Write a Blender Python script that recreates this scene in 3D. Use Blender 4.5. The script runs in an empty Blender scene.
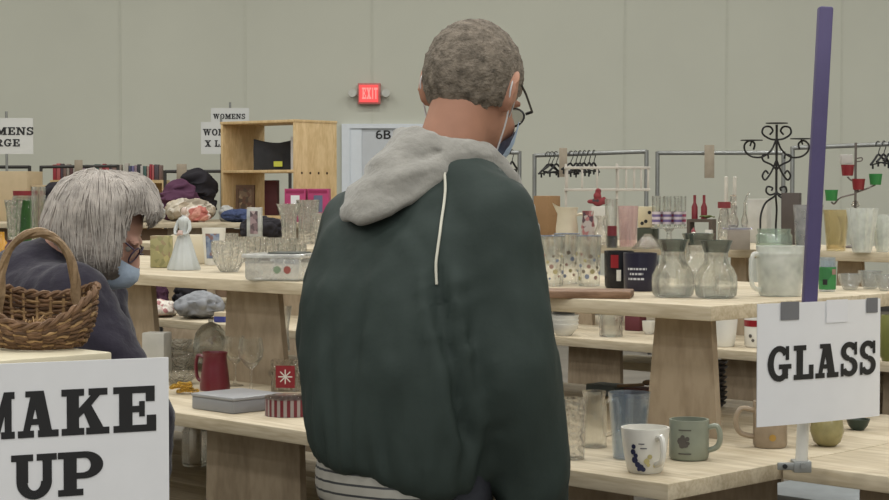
import bpy, bmesh, math, random
from math import sin, cos, pi, radians as R
from mathutils import Vector, Matrix, noise
from mathutils.bvhtree import BVHTree
rnd = random.Random(7)
SC = bpy.context.scene
COL = SC.collection
# ------------------------------------------------------------------ camera frame
FPX, CX, CY, HC = 1800.0, 444.5, 250.0, 1.35
PITCH = math.atan(60 / FPX)
def ray(px, py):
    a, b = (px - CX) / FPX, (CY - py) / FPX
    return Vector((a, cos(PITCH) + b * sin(PITCH), -sin(PITCH) + b * cos(PITCH)))
def PY(px, py, Y):
    d = ray(px, py); s = Y / d.y
    return Vector((d.x * s, Y, HC + d.z * s))
def PZ(px, py, z):
    d = ray(px, py); s = (z - HC) / d.z
    return Vector((d.x * s, d.y * s, z))
def on(px, py, z):
    p = PZ(px, py, z); p.z += .0008
    return p, FPX / p.y
ZU, ZL, ZB, ZR = 1.09, 0.78, 0.47, 1.122      # shelf heights
# ------------------------------------------------------------------ materials
def S(r, g, b):
    f = lambda c: ((c / 255 + .055) / 1.055) ** 2.4 if c > 10 else c / 255 / 12.92
    return (f(r), f(g), f(b), 1)
MATS = {}
def newmat(name):
    m = bpy.data.materials.new(name); m.use_nodes = True
    nt = m.node_tree
    return m, nt, nt.nodes['Principled BSDF']
def plain(name, c, rough=.6, spec=.4, var=.12, scale=14, bump=0.0, bscale=60, metal=0, sheen=0):
    if name in MATS: return MATS[name]
    m, nt, bs = newmat(name)
    bs.inputs['Roughness'].default_value = rough
    bs.inputs['Specular IOR Level'].default_value = spec
    bs.inputs['Metallic'].default_value = metal
    tc = nt.nodes.new('ShaderNodeTexCoord')
    nz = nt.nodes.new('ShaderNodeTexNoise'); nz.inputs['Scale'].default_value = scale; nz.inputs['Detail'].default_value = 4
    nt.links.new(tc.outputs['Object'], nz.inputs['Vector'])
    cr = nt.nodes.new('ShaderNodeValToRGB')
    cr.color_ramp.elements[0].position = .3; cr.color_ramp.elements[1].position = .7
    cr.color_ramp.elements[0].color = [min(1, v * (1 - var)) for v in c[:3]] + [1]
    cr.color_ramp.elements[1].color = [min(1, v * (1 + var)) for v in c[:3]] + [1]
    nt.links.new(nz.outputs['Fac'], cr.inputs['Fac'])
    nt.links.new(cr.outputs['Color'], bs.inputs['Base Color'])
    if sheen: bs.inputs['Sheen Weight'].default_value = sheen
    if bump:
        n2 = nt.nodes.new('ShaderNodeTexNoise'); n2.inputs['Scale'].default_value = bscale; n2.inputs['Detail'].default_value = 5
        nt.links.new(tc.outputs['Object'], n2.inputs['Vector'])
        bp = nt.nodes.new('ShaderNodeBump'); bp.inputs['Strength'].default_value = bump; bp.inputs['Distance'].default_value = .01
        nt.links.new(n2.outputs['Fac'], bp.inputs['Height']); nt.links.new(bp.outputs['Normal'], bs.inputs['Normal'])
    MATS[name] = m
    return m
def wood(name, c0, c1, stretch=(1.2, 9, 9), rough=.6, knots=True):
    if name in MATS: return MATS[name]
    m, nt, bs = newmat(name)
    bs.inputs['Roughness'].default_value = rough
    bs.inputs['Specular IOR Level'].default_value = .3
    tc = nt.nodes.new('ShaderNodeTexCoord')
    mp = nt.nodes.new('ShaderNodeMapping'); mp.inputs['Scale'].default_value = stretch
    nt.links.new(tc.outputs['Object'], mp.inputs['Vector'])
    n1 = nt.nodes.new('ShaderNodeTexNoise'); n1.inputs['Scale'].default_value = 1.6; n1.inputs['Detail'].default_value = 3; n1.inputs['Distortion'].default_value = .6
    nt.links.new(mp.outputs['Vector'], n1.inputs['Vector'])
    wv = nt.nodes.new('ShaderNodeMath'); wv.operation = 'MULTIPLY'; wv.inputs[1].default_value = 22
    nt.links.new(n1.outputs['Fac'], wv.inputs[0])
    sn = nt.nodes.new('ShaderNodeMath'); sn.operation = 'SINE'; nt.links.new(wv.outputs[0], sn.inputs[0])
    n2 = nt.nodes.new('ShaderNodeTexNoise'); n2.inputs['Scale'].default_value = 14; n2.inputs['Detail'].default_value = 5
    nt.links.new(mp.outputs['Vector'], n2.inputs['Vector'])
    mx = nt.nodes.new('ShaderNodeMath'); mx.operation = 'MULTIPLY_ADD'; mx.inputs[1].default_value = .16; 
    nt.links.new(sn.outputs[0], mx.inputs[0]); nt.links.new(n2.outputs['Fac'], mx.inputs[2])
    cr = nt.nodes.new('ShaderNodeValToRGB')
    cr.color_ramp.elements[0].position = .25; cr.color_ramp.elements[1].position = .7
    cr.color_ramp.elements[0].color = c0; cr.color_ramp.elements[1].color = c1
    nt.links.new(mx.outputs[0], cr.inputs['Fac'])
    out = cr.outputs['Color']
    if knots:
        vo = nt.nodes.new('ShaderNodeTexVoronoi'); vo.inputs['Scale'].default_value = 3.1
        mp2 = nt.nodes.new('ShaderNodeMapping'); mp2.inputs['Scale'].default_value = (.6, 1.3, 1.3)
        nt.links.new(tc.outputs['Object'], mp2.inputs['Vector']); nt.links.new(mp2.outputs['Vector'], vo.inputs['Vector'])
        kr = nt.nodes.new('ShaderNodeValToRGB'); kr.color_ramp.elements[0].position = .03; kr.color_ramp.elements[1].position = .07
        kr.color_ramp.elements[0].color = (1, 1, 1, 1); kr.color_ramp.elements[1].color = (0, 0, 0, 1)
        nt.links.new(vo.outputs['Distance'], kr.inputs['Fac'])
        mm = nt.nodes.new('ShaderNodeMixRGB'); mm.inputs['Color2'].default_value = [v * .35 for v in c0[:3]] + [1]
        nt.links.new(kr.outputs['Color'], mm.inputs['Fac']); nt.links.new(out, mm.inputs['Color1'])
        out = mm.outputs['Color']
    nt.links.new(out, bs.inputs['Base Color'])
    MATS[name] = m
    return m
def glass(name, tint=(.95, .97, .96), rough=.03, haze=.06, hcol=(.8, .82, .8), refl=1.0, bump=.15, bscale=22):
    """thin clear glass: sees through, mirrors the lamps by Fresnel, with a little milky film"""
    if name in MATS: return MATS[name]
    m, nt, bs = newmat(name)
    nt.nodes.remove(bs)
    out = nt.nodes['Material Output']
    tr = nt.nodes.new('ShaderNodeBsdfTransparent'); tr.inputs['Color'].default_value = (*tint, 1)
    df = nt.nodes.new('ShaderNodeBsdfPrincipled'); df.inputs['Base Color'].default_value = (*hcol, 1); df.inputs['Roughness'].default_value = .4
    tc = nt.nodes.new('ShaderNodeTexCoord'); nz = nt.nodes.new('ShaderNodeTexNoise'); nz.inputs['Scale'].default_value = 22
    nt.links.new(tc.outputs['Object'], nz.inputs['Vector'])
    ma = nt.nodes.new('ShaderNodeMath'); ma.operation = 'MULTIPLY'; ma.inputs[1].default_value = haze * 2
    nt.links.new(nz.outputs['Fac'], ma.inputs[0])
    m1 = nt.nodes.new('ShaderNodeMixShader'); nt.links.new(ma.outputs[0], m1.inputs['Fac'])
    nt.links.new(tr.outputs[0], m1.inputs[1]); nt.links.new(df.outputs[0], m1.inputs[2])
    gl = nt.nodes.new('ShaderNodeBsdfGlossy'); gl.inputs['Roughness'].default_value = rough
    gl.inputs['Color'].default_value = (refl, refl, refl, 1)
    lw = nt.nodes.new('ShaderNodeLayerWeight'); lw.inputs['Blend'].default_value = .5
    pw = nt.nodes.new('ShaderNodeMath'); pw.operation = 'POWER'; pw.inputs[1].default_value = 3.6
    nt.links.new(lw.outputs['Facing'], pw.inputs[0])
    fr = nt.nodes.new('ShaderNodeMath'); fr.operation = 'MULTIPLY_ADD'; fr.inputs[1].default_value = .60; fr.inputs[2].default_value = .07
    nt.links.new(pw.outputs[0], fr.inputs[0])
    bp = nt.nodes.new('ShaderNodeBump'); bp.inputs['Strength'].default_value = bump; bp.inputs['Distance'].default_value = .004
    nb = nt.nodes.new('ShaderNodeTexNoise'); nb.inputs['Scale'].default_value = bscale; nt.links.new(tc.outputs['Object'], nb.inputs['Vector']); nt.links.new(nb.outputs['Fac'], bp.inputs['Height']); nt.links.new(bp.outputs['Normal'], gl.inputs['Normal'])
    m2 = nt.nodes.new('ShaderNodeMixShader'); nt.links.new(fr.outputs[0], m2.inputs['Fac'])
    nt.links.new(m1.outputs[0], m2.inputs[1]); nt.links.new(gl.outputs[0], m2.inputs[2])
    nt.links.new(m2.outputs[0], out.inputs['Surface'])
    MATS[name] = m
    return m
def rglass(name, col=(.97, .98, .97), rough=.0, bump=0, bscale=30, clear=.3):
    """refracting glass, partly letting light straight through"""
    m, nt, bs = newmat(name)
    out = nt.nodes['Material Output']
    bs.inputs['Base Color'].default_value = (*col, 1); bs.inputs['Roughness'].default_value = rough
    bs.inputs['Transmission Weight'].default_value = 1; bs.inputs['IOR'].default_value = 1.45
    tr = nt.nodes.new('ShaderNodeBsdfTransparent'); tr.inputs['Color'].default_value = (*col, 1)
    mx = nt.nodes.new('ShaderNodeMixShader'); mx.inputs['Fac'].default_value = clear
    nt.links.new(bs.outputs[0], mx.inputs[1]); nt.links.new(tr.outputs[0], mx.inputs[2]); nt.links.new(mx.outputs[0], out.inputs['Surface'])
    tc = nt.nodes.new('ShaderNodeTexCoord')
    n2 = nt.nodes.new('ShaderNodeTexNoise' if bump < .5 else 'ShaderNodeTexVoronoi'); n2.inputs['Scale'].default_value = bscale
    nt.links.new(tc.outputs['Object'], n2.inputs['Vector'])
    bp = nt.nodes.new('ShaderNodeBump'); bp.inputs['Strength'].default_value = bump; bp.inputs['Distance'].default_value = .006
    nt.links.new(n2.outputs[0], bp.inputs['Height']); nt.links.new(bp.outputs['Normal'], bs.inputs['Normal'])
    MATS[name] = m
    return m
def speckle(name, base, cols, scale=30, thresh=.5, rough=.5):
    """base colour with printed blotches of several colours"""
    if name in MATS: return MATS[name]
    m, nt, bs = newmat(name)
    bs.inputs['Roughness'].default_value = rough
    tc = nt.nodes.new('ShaderNodeTexCoord')
    vo = nt.nodes.new('ShaderNodeTexVoronoi'); vo.inputs['Scale'].default_value = scale
    nt.links.new(tc.outputs['Object'], vo.inputs['Vector'])
    sep = nt.nodes.new('ShaderNodeSeparateColor'); nt.links.new(vo.outputs['Color'], sep.inputs[0])
    cr = nt.nodes.new('ShaderNodeValToRGB'); cr.color_ramp.interpolation = 'CONSTANT'
    el = cr.color_ramp.elements
    el[0].position = 0; el[0].color = base; el[1].position = thresh; el[1].color = cols[0]
    for i, c in enumerate(cols[1:]):
        e = el.new(thresh + (1 - thresh) * (i + 1) / len(cols)); e.color = c
    nt.links.new(sep.outputs[0], cr.inputs['Fac']); nt.links.new(cr.outputs['Color'], bs.inputs['Base Color'])
    MATS[name] = m
    return m
def stripes(name, c0, c1, axis='Z', freq=100, duty=.5, rough=.6, lo=None):
    if name in MATS: return MATS[name]
    m, nt, bs = newmat(name); bs.inputs['Roughness'].default_value = rough
    tc = nt.nodes.new('ShaderNodeTexCoord'); sp = nt.nodes.new('ShaderNodeSeparateXYZ')
    nt.links.new(tc.outputs['Object'], sp.inputs[0])
    if axis == 'A':
        at = nt.nodes.new('ShaderNodeMath'); at.operation = 'ARCTAN2'
        nt.links.new(sp.outputs['X'], at.inputs[0]); nt.links.new(sp.outputs['Y'], at.inputs[1]); src = at.outputs[0]
    else: src = sp.outputs[axis]
    mu = nt.nodes.new('ShaderNodeMath'); mu.operation = 'MULTIPLY'; mu.inputs[1].default_value = freq; nt.links.new(src, mu.inputs[0])
    fr = nt.nodes.new('ShaderNodeMath'); fr.operation = 'FRACT'; nt.links.new(mu.outputs[0], fr.inputs[0])
    gt = nt.nodes.new('ShaderNodeMath'); gt.operation = 'GREATER_THAN'; gt.inputs[1].default_value = duty; nt.links.new(fr.outputs[0], gt.inputs[0])
    mx = nt.nodes.new('ShaderNodeMixRGB'); mx.inputs['Color1'].default_value = c0; mx.inputs['Color2'].default_value = c1
    nt.links.new(gt.outputs[0], mx.inputs['Fac']); nt.links.new(mx.outputs[0], bs.inputs['Base Color'])
    MATS[name] = m
    return m
def emit(name, c, strength):
    if name in MATS: return MATS[name]
    m, nt, bs = newmat(name)
    bs.inputs['Base Color'].default_value = c
    bs.inputs['Emission Color'].default_value = c; bs.inputs['Emission Strength'].default_value = strength
    MATS[name] = m
    return m
# palette
WOOD = wood('pine board', S(180, 166, 140), S(204, 192, 168), (1.0, 10, 10))
PLY = wood('plywood', S(142, 126, 105), S(163, 147, 125), (4, 4, 1.4))
PLYL = wood('plywood pale', S(198, 170, 125), S(216, 190, 146), (4, 4, 1.1))
CLEAR = rglass('clear glass', (.975, .982, .975), 0, .05, 20, .42)
CRYST = rglass('cut crystal', (.985, .985, .98), .02, .7, 90, .4)
FROST = glass('frosted glass', (.9, .92, .9), .3, .34, (.86, .87, .83))
GREENG = glass('greenish glass', (.86, .92, .88), .04, .12, (.6, .66, .6))
BLUEG = glass('blue tinted glass', (.80, .85, .90), .05, .09, (.5, .56, .62))
AMBER = glass('amber tinted glass', (.93, .88, .74), .05, .10, (.8, .7, .45))
SMOKE = glass('smoked glass', (.50, .55, .53), .05, .10, (.25, .27, .27))
PLASTIC = glass('cloudy plastic', (.85, .86, .86), .2, .30, (.62, .64, .64))
WHITE = plain('white ceramic', S(222, 220, 212), .25, .5, .03)
CREAM = plain('cream ceramic', S(214, 204, 180), .35, .5, .05)
PAPER = plain('white paper', S(222, 223, 226), .6, .3, .02)
INK = plain('black ink', S(34, 34, 36), .5, .4, .05)
IRON = plain('black iron', S(30, 28, 27), .5, .4, .2)
STEEL = plain('galvanised steel', S(150, 152, 150), .4, .5, .1, metal=.6)
BLACKP = plain('black pipe', S(60, 58, 56), .5, .4, .1)
NAVY = plain('navy ceramic', S(34, 32, 52), .3, .5, .05)
REDC = plain('red ceramic', S(140, 30, 38), .3, .5, .1)
REDP = plain('deep red plastic', S(126, 36, 44), .35, .5, .06)
GREENP = plain('green plastic', S(52, 124, 66), .4, .4, .05)
CARD = plain('brown cardboard', S(146, 116, 84), .8, .2, .06)
TAN = plain('tan cardboard', S(186, 168, 138), .8, .2, .05)
SKIN = plain('skin', S(176, 130, 108), .55, .35, .07, 20)
SKINW = plain('skin paler', S(206, 160, 142), .55, .35, .06, 20)
# ------------------------------------------------------------------ mesh helpers
def B(): return bmesh.new()
def mesh_of(name, bm, m, sharp=35, smooth=True):
    bmesh.ops.recalc_face_normals(bm, faces=bm.faces)
    me = bpy.data.meshes.new(name); bm.to_mesh(me); bm.free()
    if smooth:
        for p in me.polygons: p.use_smooth = True
        me.set_sharp_from_angle(angle=R(sharp))
    for mm in (m if isinstance(m, (list, tuple)) else [m]): me.materials.append(mm)
    return me
def obj(name, bm, m, parent=None, loc=(0, 0, 0), rz=0, sharp=35, smooth=True):
    o = bpy.data.objects.new(name, mesh_of(name, bm, m, sharp, smooth)); COL.objects.link(o)
    o.location = loc; o.rotation_euler = (0, 0, rz)
    if parent: o.parent = parent
    return o
def tag(o, label, cat, group=None):
    o['label'] = label; o['category'] = cat
    if group: o['group'] = group
    return o
def thing(name, label, cat, loc=(0, 0, 0), rz=0, group=None):
    o = bpy.data.objects.new(name, None); COL.objects.link(o)
    o.empty_display_size = .05
    o.location = loc; o.rotation_euler = (0, 0, rz)
    return tag(o, label, cat, group)
def struct(name, bm, m, parent=None, **k):
    o = obj(name, bm, m, parent, **k)
    if not parent: o['kind'] = 'structure'
    return o
def box(bm, x0, x1, y0, y1, z0, z1, bev=0, mtx=None, mi=0):
    r = bmesh.ops.create_cube(bm, size=1)
    M = Matrix.Translation(((x0 + x1) / 2, (y0 + y1) / 2, (z0 + z1) / 2)) @ Matrix.Diagonal((x1 - x0, y1 - y0, z1 - z0, 1))
    if mtx: M = mtx @ M
    bmesh.ops.transform(bm, matrix=M, verts=r['verts'])
    fs = {f for v in r['verts'] for f in v.link_faces}
    for f in fs: f.material_index = mi
    if bev:
        es = list({e for v in r['verts'] for e in v.link_edges})
        bmesh.ops.bevel(bm, geom=es, offset=bev, segments=2, affect='EDGES', profile=.5)
    return bm
def prism(bm, pts, y0, y1, mi=0):
    """polygon in x,z extruded along y"""
    a = [bm.verts.new((x, y0, z)) for x, z in pts]; b = [bm.verts.new((x, y1, z)) for x, z in pts]
    fs = [bm.faces.new(a), bm.faces.new(b[::-1])]
    n = len(pts)
    for i in range(n): fs.append(bm.faces.new((a[i], b[i], b[(i + 1) % n], a[(i + 1) % n])))
    for f in fs: f.material_index = mi
def lathe(bm, prof, seg=28, cx=0, cy=0, sx=1, sy=1, flute=0, nfl=12, mi=0, z0=0):
    rings = []
    for r, z in prof:
        ring = []
        if r < 1e-6:
            ring = [bm.verts.new((cx, cy, z + z0))]
        else:
            for i in range(seg):
                a = 2 * pi * i / seg
                rr = r * (1 + flute * cos(nfl * a))
                ring.append(bm.verts.new((cx + sx * rr * cos(a), cy + sy * rr * sin(a), z + z0)))
        rings.append(ring)
    for a, b in zip(rings, rings[1:]):
        if len(a) == 1 and len(b) == 1: continue
        for i in range(seg):
            j = (i + 1) % seg
            if len(a) == 1: f = bm.faces.new((a[0], b[i], b[j]))
            elif len(b) == 1: f = bm.faces.new((a[i], b[0], a[j]))
            else: f = bm.faces.new((a[i], b[i], b[j], a[j]))
            f.material_index = mi
    return bm
def shell(outer, t=.003):
    """closed vessel profile from an outer (r,z) profile, wall t, open top"""
    inner = [(max(r - t, .001), z) for r, z in outer if r > t]
    zb = outer[0][1] + t * 1.6
    inn = [(r, max(z, zb)) for r, z in inner]
    return [(0, outer[0][1])] + list(outer) + inn[::-1] + [(0, zb)]
def tube(bm, pts, r, seg=8, closed=False, mi=0, cap=True):
    pts = [Vector(p) for p in pts]; n = len(pts)
    rr = r if isinstance(r, (list, tuple)) else [r] * n
    prev = None; rings = []
    for i, p in enumerate(pts):
        if closed: t = pts[(i + 1) % n] - pts[i - 1]
        else: t = pts[min(i + 1, n - 1)] - pts[max(i - 1, 0)]
        if t.length < 1e-9: t = Vector((0, 0, 1))
        t.normalize()
        if prev is None:
            nrm = t.orthogonal().normalized()
        else:
            nrm = prev - t * prev.dot(t)
            nrm = nrm.normalized() if nrm.length > 1e-6 else t.orthogonal().normalized()
        prev = nrm; bn = t.cross(nrm)
        rings.append([bm.verts.new(p + (nrm * cos(2 * pi * k / seg) + bn * sin(2 * pi * k / seg)) * rr[i]) for k in range(seg)])
    m = n if closed else n - 1
    for i in range(m):
        a, b = rings[i], rings[(i + 1) % n]
        for k in range(seg):
            f = bm.faces.new((a[k], a[(k + 1) % seg], b[(k + 1) % seg], b[k])); f.material_index = mi
    if cap and not closed:
        bm.faces.new(rings[0][::-1]).material_index = mi; bm.faces.new(rings[-1]).material_index = mi
    return bm
def spline(pts, n=8, closed=False):
    pts = [Vector(p) for p in pts]; out = []; L = len(pts)
    rng = range(L) if closed else range(L - 1)
    for i in rng:
        g = (lambda k: pts[k % L]) if closed else (lambda k: pts[max(0, min(L - 1, k))])
        p0, p1, p2, p3 = g(i - 1), g(i), g(i + 1), g(i + 2)
        for k in range(n):
            t = k / n
            out.append(.5 * ((2 * p1) + (p2 - p0) * t + (2 * p0 - 5 * p1 + 4 * p2 - p3) * t * t + (3 * p1 - p0 - 3 * p2 + p3) * t ** 3))
    if not closed: out.append(pts[-1])
    return out
def ell(bm, c, r, mtx=None, sub=3):
    q = bmesh.ops.create_icosphere(bm, subdivisions=sub, radius=1)
    M = Matrix.Translation(Vector(c)) @ (mtx.to_4x4() if mtx else Matrix.Identity(4)) @ Matrix.Diagonal((*(r if hasattr(r, '__len__') else (r, r, r)), 1))
    bmesh.ops.transform(bm, matrix=M, verts=q['verts'])
def capsule(bm, a, b, ra, rb, sub=2):
    a, b = Vector(a), Vector(b); n = max(3, int((b - a).length / (min(ra, rb) * .35)) + 2)
    tube(bm, [a.lerp(b, i / n) for i in range(n + 1)], [ra + (rb - ra) * i / n for i in range(n + 1)], 16)
    ell(bm, a, ra, sub=3); ell(bm, b, rb, sub=3)
def remesh(bm, voxel, smooth=4, fac=.5):
    me = bpy.data.meshes.new('tmp'); bm.to_mesh(me); bm.free()
    o = bpy.data.objects.new('tmp', me); COL.objects.link(o)
    md = o.modifiers.new('r', 'REMESH'); md.mode = 'VOXEL'; md.voxel_size = voxel
    if smooth:
        sm = o.modifiers.new('s', 'SMOOTH'); sm.iterations = smooth; sm.factor = fac
    dg = bpy.context.evaluated_depsgraph_get()
    ev = bpy.data.meshes.new_from_object(o.evaluated_get(dg))
    out = bmesh.new(); out.from_mesh(ev)
    bpy.data.objects.remove(o); bpy.data.meshes.remove(me); bpy.data.meshes.remove(ev)
    return out
def rumple(bm, amp, scale, seed=0, axis=None):
    bm.normal_update()
    mv = []
    for v in bm.verts:
        q = (v.co + Vector((seed * 3.1, seed * 1.7, seed))) * scale
        if axis: q = Vector((q.x * axis[0], q.y * axis[1], q.z * axis[2]))
        mv.append(v.co + v.normal * amp * (noise.noise(q) + .5 * noise.noise(q * 2.1)))
    for v, c in zip(bm.verts, mv): v.co = c
def frame(fwd, up=(0, 0, 1)):
    f = Vector(fwd).normalized(); r = f.cross(Vector(up)).normalized(); u = r.cross(f)
    return r, f, u
def mat3(r, f, u): return Matrix((r, f, u)).transposed()
# ------------------------------------------------------------------ slab-serif lettering
def rc(x0, y0, x1, y1): return [(x0, y0), (x1, y0), (x1, y1), (x0, y1)]
def band(cx, cy, rx, ry, a0, a1, tx, ty, n=18):
    out = []
    for i in range(n):
        a, b = R(a0 + (a1 - a0) * i / n), R(a0 + (a1 - a0) * (i + 1) / n)
        o = lambda t: (cx + rx * cos(t), cy + ry * sin(t)); q = lambda t: (cx + (rx - tx) * cos(t), cy + (ry - ty) * sin(t))
        out.append([o(a), o(b), q(b), q(a)])
    return out
SER = .15
GLY = {
 'G': (1.0, band(.48, .5, .48, .52, 38, 322, .25, .17) + [rc(.60, .06, .84, .46), rc(.46, .34, .98, .48), rc(.74, .60, .88, 1.0)]),
 'L': (.86, [rc(.12, 0, .40, 1), rc(0, .85, .54, 1), rc(0, 0, .86, SER), rc(.66, 0, .86, .42)]),
 'A': (1.06, [[(.10, 0), (.27, 0), (.57, 1), (.36, 1)], [(.60, 0), (.92, 0), (.68, 1), (.36, 1)], rc(.25, .27, .72, .40), rc(0, 0, .42, SER), rc(.52, 0, 1.06, SER), rc(.20, .87, .6, 1)]),
 'S': (.84, band(.42, .73, .40, .285, 15, 270, .25, .16) + band(.42, .275, .41, .29, 90, -165, .25, .16) + [rc(.66, .62, .79, 1.0), rc(.02, 0, .15, .38)]),
 'M': (1.36, [rc(.14, 0, .34, 1), rc(.96, 0, 1.24, 1), [(.14, 1), (.44, 1), (.80, .22), (.66, 0), (.60, 0)], [(1.22, 1), (.94, 1), (.54, .22), (.62, 0), (.72, 0)], rc(0, 0, .48, SER), rc(.82, 0, 1.36, SER), rc(0, .85, .38, 1), rc(1.0, .85, 1.36, 1)]),
 'K': (1.1, [rc(.12, 0, .40, 1), rc(0, 0, .52, SER), rc(0, .85, .52, 1), [(.38, .36), (.60, .54), (.95, .92), (.74, .92), (.38, .56)], [(.48, .55), (.66, .68), (1.0, .08), (.68, .08)], rc(.62, .85, 1.06, 1), rc(.56, 0, 1.1, SER)]),
 'E': (.90, [rc(.12, 0, .40, 1), rc(0, 0, .90, SER), rc(0, .85, .87, 1), rc(.3, .43, .64, .57), rc(.70, 0, .90, .36), rc(.68, .66, .87, 1), rc(.54, .33, .66, .67)]),
 'U': (1.08, [rc(.12, .36, .40, 1), rc(.74, .36, .96, 1), rc(0, .85, .52, 1), rc(.60, .85, 1.08, 1)] + band(.54, .39, .42, .41, 180, 360, .26, .2)),
 'P': (.98, [rc(.12, 0, .40, 1), rc(0, 0, .54, SER), rc(0, .85, .58, 1), rc(.3, .38, .58, .52)] + band(.57, .69, .40, .31, -90, 90, .27, .15)),
 'W': (1.5, [[(.12, 1), (.42, 1), (.62, .12), (.54, 0), (.40, 0)], [(.40, 0), (.54, 0), (.84, 1), (.68, 1)], [(.66, 1), (.94, 1), (1.14, .12), (1.06, 0), (.92, 0)], [(.92, 0), (1.06, 0), (1.38, 1), (1.24, 1)], rc(0, .85, .52, 1), rc(.58, .85, 1.0, 1), rc(1.1, .85, 1.5, 1)]),
 'O': (1.0, band(.5, .5, .5, .52, 0, 360, .27, .17, 28)),
 'N': (1.16, [rc(.14, 0, .34, 1), rc(.82, 0, 1.02, 1), [(.12, 1), (.42, 1), (1.02, .1), (1.02, 0), (.80, 0), (.2, .85)], rc(0, 0, .48, SER), rc(0, .85, .36, 1), rc(.68, .85, 1.16, 1)]),
 'X': (1.08, [[(.10, 0), (.34, 0), (.98, 1), (.74, 1)], [(.66, 0), (1.0, 0), (.40, 1), (.06, 1)], rc(0, 0, .46, SER), rc(.56, 0, 1.08, SER), rc(0, .85, .5, 1), rc(.62, .85, 1.06, 1)]),
 'R': (1.06, [rc(.12, 0, .40, 1), rc(0, 0, .52, SER), rc(0, .85, .58, 1), rc(.3, .42, .58, .55), [(.44, .46), (.68, .50), (.96, .1), (.66, .1)], rc(.62, 0, 1.06, SER)] + band(.56, .71, .40, .29, -90, 90, .27, .15)),
 'I': (.4, [rc(.08, 0, .32, 1)]),
 'T': (.8, [rc(.28, 0, .52, 1), rc(0, .80, .8, 1)]),
 '6': (.74, band(.37, .31, .37, .32, 0, 360, .20, .15, 24) + band(.42, .5, .42, .5, 70, 180, .2, .15)),
 'B': (.80, [rc(0, 0, .22, 1), rc(.1, 0, .45, .16), rc(.1, .84, .42, 1), rc(.1, .45, .45, .6)] + band(.42, .29, .38, .29, -90, 90, .21, .16) + band(.40, .75, .34, .25, -90, 90, .2, .15)),
}
def words(bm, s, x, z, h, y, sx=1.0, gap=.08, fn=None, mi=0):
    """flat letters in the local x,z plane at local y; returns the end x"""
    for ch in s:
        if ch == ' ': x += .55 * h * sx; continue
        w, polys = GLY[ch]
        for ip, p in enumerate(polys):
            vs = []
            for a, b in p:
                q = Vector((x + a * h * sx, y - ip * 2e-5, z + b * h))
                if fn: q.y += fn(q.x)
                vs.append(bm.verts.new(q))
            f = bm.faces.new(vs); f.material_index = mi
        x += (w + gap) * h * sx
    return x
def wwidth(s, h, sx=1.0, gap=.08):
    return sum((.55 if c == ' ' else GLY[c][0] + gap) for c in s) * h * sx - gap * h * sx
# ------------------------------------------------------------------ the room
WY = 20.0
b = B(); box(b, -14, 14, -14, WY + .2, -.1, 0)
struct('floor', b, plain('polished concrete', S(118, 113, 104), .85, .15, .12, 2.5, .05, 20))
wall = plain('painted wall', S(202, 203, 190), .75, .2, .035, .7)
b = B(); box(b, -14, 14, WY, WY + .2, 0, 7.5)
struct('wall_back', b, wall)
b = B(); box(b, -14.2, -14, -14, WY + .2, 0, 7.5); struct('wall_left', b, wall)
b = B(); box(b, 14, 14.2, -14, WY + .2, 0, 7.5); struct('wall_right', b, wall)
b = B(); box(b, -14.2, 14.2, -14, WY + .2, 7.5, 7.7); struct('ceiling', b, plain('ceiling paint', S(200, 200, 192), .8, .2, .03))
# faint joints of the wall panels
b = B()
for px in (120, 245, 372, 625, 727, 842, 940):
    x = PY(px, 50, WY).x
    box(b, x - .012, x + .012, WY - .006, WY, 0, 7.5)
struct('trim_1', b, plain('panel joint', S(198, 199, 186), .8, .2, .03))
b = B(); box(b, -14, 14, WY - .012, WY, 0, .12); struct('baseboard_back', b, plain('dark base', S(70, 68, 64), .7))
# door 6B
dl, dr, dt = PY(342, 125, WY).x, PY(430, 125, WY).x, PY(342, 124, WY).z
WHITEM = plain('white door paint', S(226, 232, 238), .5, .3, .02)
b = B(); box(b, dl + .09, dr - .09, WY - .035, WY, .01, dt - .05)
door = struct('door_1', b, plain('door paint', S(204, 208, 212), .5, .3, .02))
b = B()
box(b, dl, dl + .09, WY - .07, WY, 0, dt); box(b, dr - .09, dr, WY - .07, WY, 0, dt); box(b, dl + .09, dr - .09, WY - .069, WY, dt - .05, dt)
box(b, dl + .09, dl + .22, WY - .05, WY - .03, 0, dt - .05)
obj('door_frame', b, WHITEM, door)
b = B(); p = PY(376, 139, WY); words(b, '6B', p.x, p.z, .095, WY - .04, 1.05, .12)
obj('door_lettering', b, INK, door)
b = B(); tube(b, [(dr - .2, WY - .04, 1.0), (dr - .2, WY - .1, 1.0), (dr - .32, WY - .1, 1.0)], .012); obj('door_handle', b, STEEL, door)
# exit sign with two emergency lamps
p = PY(369.5, 94, WY)
ex = thing('exit_sign', 'red lit EXIT sign with two small lamps high on the grey wall', 'exit sign', (p.x, WY - .09, p.z - .115))
b = B(); box(b, -.125, .125, -.0, .085, 0, .23, .006); obj('sign_housing', b, plain('exit housing', S(200, 120, 115), .5), ex)
b = B(); box(b, -.108, .1, -.006, 0, .02, .21); obj('sign_face', b, emit('exit red face', (.80, .075, .075, 1), .75), ex)
b = B(); words(b, 'EXIT', -.078, .055, .125, -.008, .38, .14); obj('sign_lettering', b, emit('exit letters', (1, .22, .2, 1), 1.0), ex)
for s in (-1, 1):
    b = B(); lathe(b, [(0, 0), (.03, 0), (.045, .02), (.045, .06), (0, .06)], 16)
    bmesh.ops.rotate(b, verts=b.verts, cent=(0, 0, 0), matrix=Matrix.Rotation(R(80), 3, 'X'))
    bmesh.ops.translate(b, verts=b.verts, vec=(s * .185, .03, .11))
    box(b, min(s * .12, s * .17), max(s * .12, s * .17), .03, .05, .1, .13)
    obj('emergency_lamp', b, plain('lamp plastic', S(190, 190, 182), .4), ex)
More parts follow.
